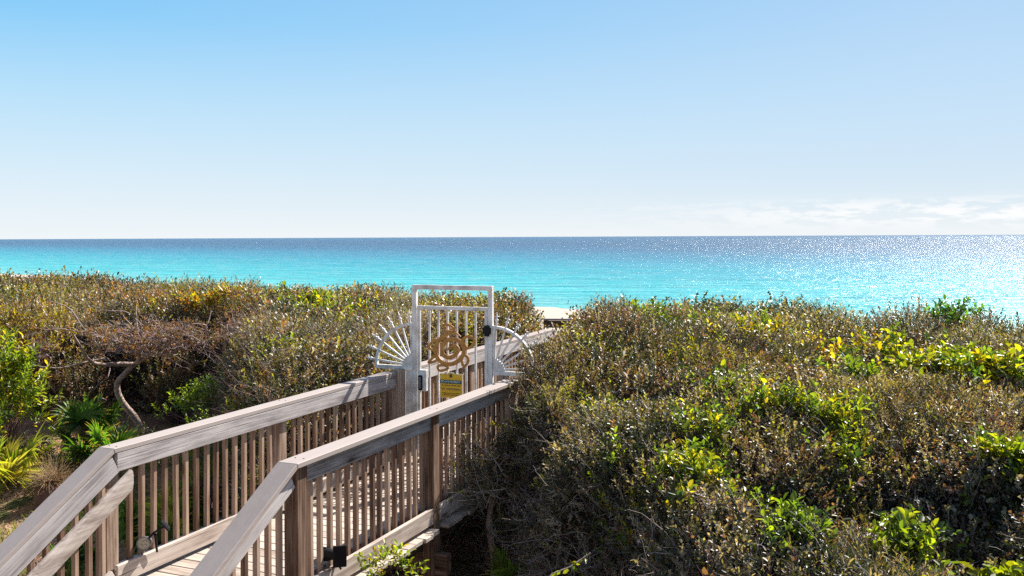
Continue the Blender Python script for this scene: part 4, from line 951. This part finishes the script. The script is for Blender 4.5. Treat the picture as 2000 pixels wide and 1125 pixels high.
# ------------------------------------------------------------------ palmettos
def palmetto(loc, label, nf, size, cols, lean=(0, 0), up=.6, group='palmettos'):
    par = thing('palmetto', loc, label, 'palmetto', group); LOC = np.array(loc)
    for i in range(nf):
        az_ = rng.random() * 6.28; el = R(rng.uniform(35, 80)) * up + R(20)
        d = np.array([math.cos(az_) * math.cos(el) + lean[0], math.sin(az_) * math.cos(el) + lean[1], math.sin(el)]); d /= np.linalg.norm(d)
        pl = size * rng.uniform(.5, .95); hub = d * pl
        st = np.array([[(0, 0, -.05), tuple(hub * .5 + np.array([0, 0, .03])), tuple(hub)]]); Vs, Fs = tubes(st, np.array([[.008, .006, .005]]), 4)
        nb_ = 24; an = np.linspace(-R(105), R(105), nb_) + rng.normal(size=nb_) * .03
        side = np.cross(d, [0, 0, 1.]); side /= np.linalg.norm(side) + 1e-6; roll = rng.normal() * .6; upv = np.cross(side, d)
        side, upv = side * math.cos(roll) + upv * math.sin(roll), upv * math.cos(roll) - side * math.sin(roll)
        ax = d[None] * np.cos(an)[:, None] + side[None] * np.sin(an)[:, None] + upv[None] * .15; ax = unit(ax)
        Ln = size * .62 * (.75 + .25 * np.cos(an)) * rng.uniform(.85, 1.1, nb_)
        # each blade as a curved, folded strip with 4 stations
        c_ = np.array(cols[rng.integers(0, len(cols))]) * rng.uniform(.8, 1.25)
        m_ = 5; t = np.linspace(0, 1, m_); wd = size * .026 * np.array([.35, 1., .95, .6, .05])
        ctr = hub + ax[:, None] * (Ln[:, None] * t)[..., None] + np.array([0, 0, -1]) * (size * .22 * rng.uniform(.4, 1.3, nb_)[:, None] * t ** 2.3)[..., None]
        sd = unit(np.cross(ax, upv)); Lf = ctr + sd[:, None] * wd[None, :, None] + upv * (wd * .5)[None, :, None]; Rg = ctr - sd[:, None] * wd[None, :, None] + upv * (wd * .5)[None, :, None]
        V = np.stack([Lf, ctr, Rg], 2).reshape(-1, 3); base = (np.arange(nb_)[:, None] * m_ + np.arange(m_ - 1)[None]) * 3
        F = np.concatenate([np.stack([base, base + 1, base + 4, base + 3], -1).reshape(-1, 4), np.stack([base + 1, base + 2, base + 5, base + 4], -1).reshape(-1, 4)])
        cc = np.clip(c_[None] * (1 + rng.normal(size=(len(F), 1)) * .2), .01, .9); tipm = ((np.arange(len(F)) % (m_ - 1)) == m_ - 2) & (rng.random(len(F)) < .6); cc[tipm] = np.array([.30, .20, .09])
        V2 = np.concatenate([V, Vs]); F2 = np.concatenate([F, Fs + len(V)]); cc2 = np.concatenate([cc, np.tile(c_ * .8, (len(Fs), 1))])
        np_mesh('frond', V2, F2, M['palm'], par, cc2)
    return par
def gpt(px, Y): x = (px - 1000) / 1800 * Y; return (x, Y, float(ground_z(x, Y)))
PD = [(.16, .11, .05), (.10, .10, .03)]; PB = [(.07, .15, .025), (.10, .19, .03), (.04, .085, .02)]; PG = [(.06, .13, .02), (.10, .17, .02), (.04, .09, .018)]; PY = [(.24, .26, .03), (.17, .22, .03), (.36, .32, .08)]
palmetto(gpt(-25, 12.3), 'yellow-green palmetto cut by the left photo edge', 13, .95, PY + PY + PD, up=.6)
palmetto(gpt(165, 13.9), 'green palmetto in front of the dark thicket, left of the crooked tree trunk', 10, .84, PB, up=.8)
palmetto(gpt(215, 13.2), 'short bright green palmetto at the foot of the crooked tree', 8, .72, PB + PG, up=.8)
palmetto(gpt(325, 9.9), 'upright yellow-green palmetto behind the balusters near the round solar light', 14, .80, PG + PY, up=1.0)
palmetto(gpt(410, 10.6), 'upright palmetto seen through the middle balusters of the left railing', 14, .85, PG + PY[:2], up=1.0)
palmetto(gpt(560, 10.9), 'dark palmetto seen through the balusters below the middle post of the left railing', 9, .6, PG, up=.9)
palmetto(gpt(140, 9.6), 'low palmetto behind the stair balusters at the bottom left', 9, .5, PG, up=.8)
palmetto((-.05, 8.25, -.75), 'single small palmetto in the dark gap under the right edge of the boardwalk', 5, .55, [(.10, .17, .03)], up=.8)

# ------------------------------------------------------------------ clay pot with dry grass
pl_ = gpt(97, 12.3)
pot = thing('clay_pot', pl_, 'terracotta jar with a small loop handle beside the stair railing', 'pot')
prof = [(0, 0), (.13, 0), (.17, .04), (.205, .12), (.20, .2), (.16, .27), (.115, .31), (.105, .345), (.15, .375), (.155, .395), (.13, .395), (.09, .35), (0, .33)]
bm = bmesh.new(); seg = 28; rings = [[bm.verts.new((r_ * math.cos(2 * math.pi * i / seg), r_ * math.sin(2 * math.pi * i / seg), z)) for i in range(seg)] if r_ > 0 else [bm.verts.new((0, 0, z))] for r_, z in prof]
for a, b in zip(rings[:-1], rings[1:]):
    for i in range(seg):
        j = (i + 1) % seg
        if len(a) == 1: bm.faces.new((a[0], b[j], b[i]))
        elif len(b) == 1: bm.faces.new((a[i], a[j], b[0]))
        else: bm.faces.new((a[i], a[j], b[j], b[i]))
bmesh.ops.recalc_face_normals(bm, faces=bm.faces); body = bm_obj('jar_body', bm, M['clay'], pot, smooth=True)
for s in (-1, 1):
    V, F = tubes(np.array([[(s * .17, 0, .25), (s * .215, 0, .27), (s * .225, 0, .23), (s * .2, 0, .19)]]), np.full((1, 4), .014), 8); np_mesh('handle', V, F, M['clay'], pot, smooth=True)
n = 420; base = np.zeros((n, 3)) + np.array([0, 0, .33]) + rng.normal(size=(n, 3)) * np.array([.05, .05, .0]); a = unit(rng.normal(size=(n, 3)) * np.array([.75, .75, .2]) + np.array([.15, 0, .8]))
P, Rd = rand_twigs(base, a, rng.uniform(.22, .48, n), m=6, wob=.12, droop=.16, r0=.0028, r1=.001); V, F = tubes(P, Rd, 3)
gt = thing('dry_grass', (pl_[0], pl_[1], pl_[2] + .33), 'tuft of dry straw-coloured grass growing from the clay jar', 'grass tuft'); LOC = np.array(gt.location)
np_mesh('blades', V - np.array([0, 0, .33]), F, M['straw'], gt, np.tile(np.array([[.52, .38, .22]]), (len(F), 1)) * rng.uniform(.6, 1.2, (len(F), 1)))

# ------------------------------------------------------------------ pine straw and low grass on the yard (one mass)
n = 30000; x = rng.uniform(-11, -1.5, n); y = rng.uniform(7.2, 16.5, n); ok = polysd(x, y, LEFT_POLY) < .2
vv = (x - K0[0]) * Rt[0] + (y - K0[1]) * Rt[1]; ok &= vv < -.25; ok |= False; x, y = x[ok], y[ok]; n = len(x)
pos = np.stack([x, y, ground_z(x, y) + .012], 1); a = unit(rng.normal(size=(n, 3)) * np.array([1, 1, .12]) + np.array([0, 0, .06]))
V, F, cc = leaf_geo(pos, a, np.tile([[0, 0, 1.]], (n, 1)), rng.uniform(.10, .22, n), .006, np.array([(.42, .24, .14), (.30, .16, .09), (.5, .33, .22), (.2, .1, .06)])[rng.integers(0, 4, n)], False)
o = np_mesh('pine_straw', V, F, M['straw'], None, cc); prop(o, 'loose pinkish pine straw littering the yard left of the boardwalk', 'ground litter', kind='stuff')
n = 9000; x = rng.uniform(-10.5, -3., n); y = rng.uniform(9., 14.8, n); ok = (vnoise(x, y, .9) > .52) & (polysd(x, y, LEFT_POLY) < .2) & (((x - K0[0]) * Rt[0] + (y - K0[1]) * Rt[1]) < -.4); x, y = x[ok], y[ok]; n = len(x)
pos = np.stack([x, y, ground_z(x, y)], 1); a = unit(rng.normal(size=(n, 3)) * np.array([.6, .6, .2]) + np.array([0, 0, .8]))
V, F, cc = sprigs(pos, a, rng.uniform(.06, .22, n), 7, .07, .014, np.array([(.16, .20, .05), (.30, .28, .12), (.09, .13, .04), (.42, .36, .22)])[rng.integers(0, 4, n)], False, 40.)
o = np_mesh('low_weeds', V, F, M['palm'], None, cc); prop(o, 'patchy low weeds and grass on the yard around the clay jar', 'weeds', kind='stuff')

# dry stems and dark litter under the boardwalk's right edge
n = 500; x = rng.uniform(-1.6, 1.2, n); y = rng.uniform(5.6, 9.4, n); ok = ((x - K0[0]) * Rt[0] + (y - K0[1]) * Rt[1]) > 1.75; x, y = x[ok], y[ok]; n = len(x)
P, Rd = rand_twigs(np.stack([x, y, ground_z(x, y) + .02], 1), rdir(n) + np.array([0, 0, .5]), rng.uniform(.2, .6, n), m=7, wob=.3, r0=.005, r1=.0015); V, F = tubes(P, Rd, 4)
o = np_mesh('fallen_twigs', V, F, M['deadtwig']); prop(o, 'fallen dead twigs on the shaded ground right of the boardwalk', 'twigs', kind='stuff')

# ------------------------------------------------------------------ boat on the horizon
bx, by = (1795 - 1000) / 1800 * 2300, 2300
boat = thing('motor_boat', (bx, by, SEA), 'tiny dark boat on the glittering sea near the horizon at the right', 'boat', rz=R(20))
bm = bmesh.new(); sec = [(-4, 1.1, .9), (-1, 1.3, 1.0), (2, 1.1, 1.2), (4.2, .1, 1.5)]; rings = []
for x, hw, h in sec: rings.append([bm.verts.new((x, -hw, h)), bm.verts.new((x, -hw * .7, -.3)), bm.verts.new((x, hw * .7, -.3)), bm.verts.new((x, hw, h))])
for a, b in zip(rings[:-1], rings[1:]):
    for i in range(4): bm.faces.new((a[i], a[(i + 1) % 4], b[(i + 1) % 4], b[i]))
bm.faces.new(rings[0]); bm.faces.new(rings[-1][::-1]); bmesh.ops.recalc_face_normals(bm, faces=bm.faces); bm_obj('hull', bm, M['boatwhite'], boat)
bm = bmesh.new(); add_box(bm, (-.3, 0, 1.9), (2.4, 1.6, 1.6), bev=.15); add_box(bm, (-.3, 0, 2.8), (3.0, 1.9, .12), bev=.03); bm_obj('cabin', bm, M['boatwhite'], boat)

for o in bpy.data.objects:
    if '_o' in o: del o['_o']
cy = scene.cycles
cy.use_denoising = False; cy.use_adaptive_sampling = False; cy.max_bounces = 7; cy.diffuse_bounces = 3; cy.glossy_bounces = 3; cy.transmission_bounces = 4; cy.transparent_max_bounces = 4
cy.sample_clamp_indirect = 6; cy.sample_clamp_direct = 14; cy.caustics_reflective = False; cy.caustics_refractive = False
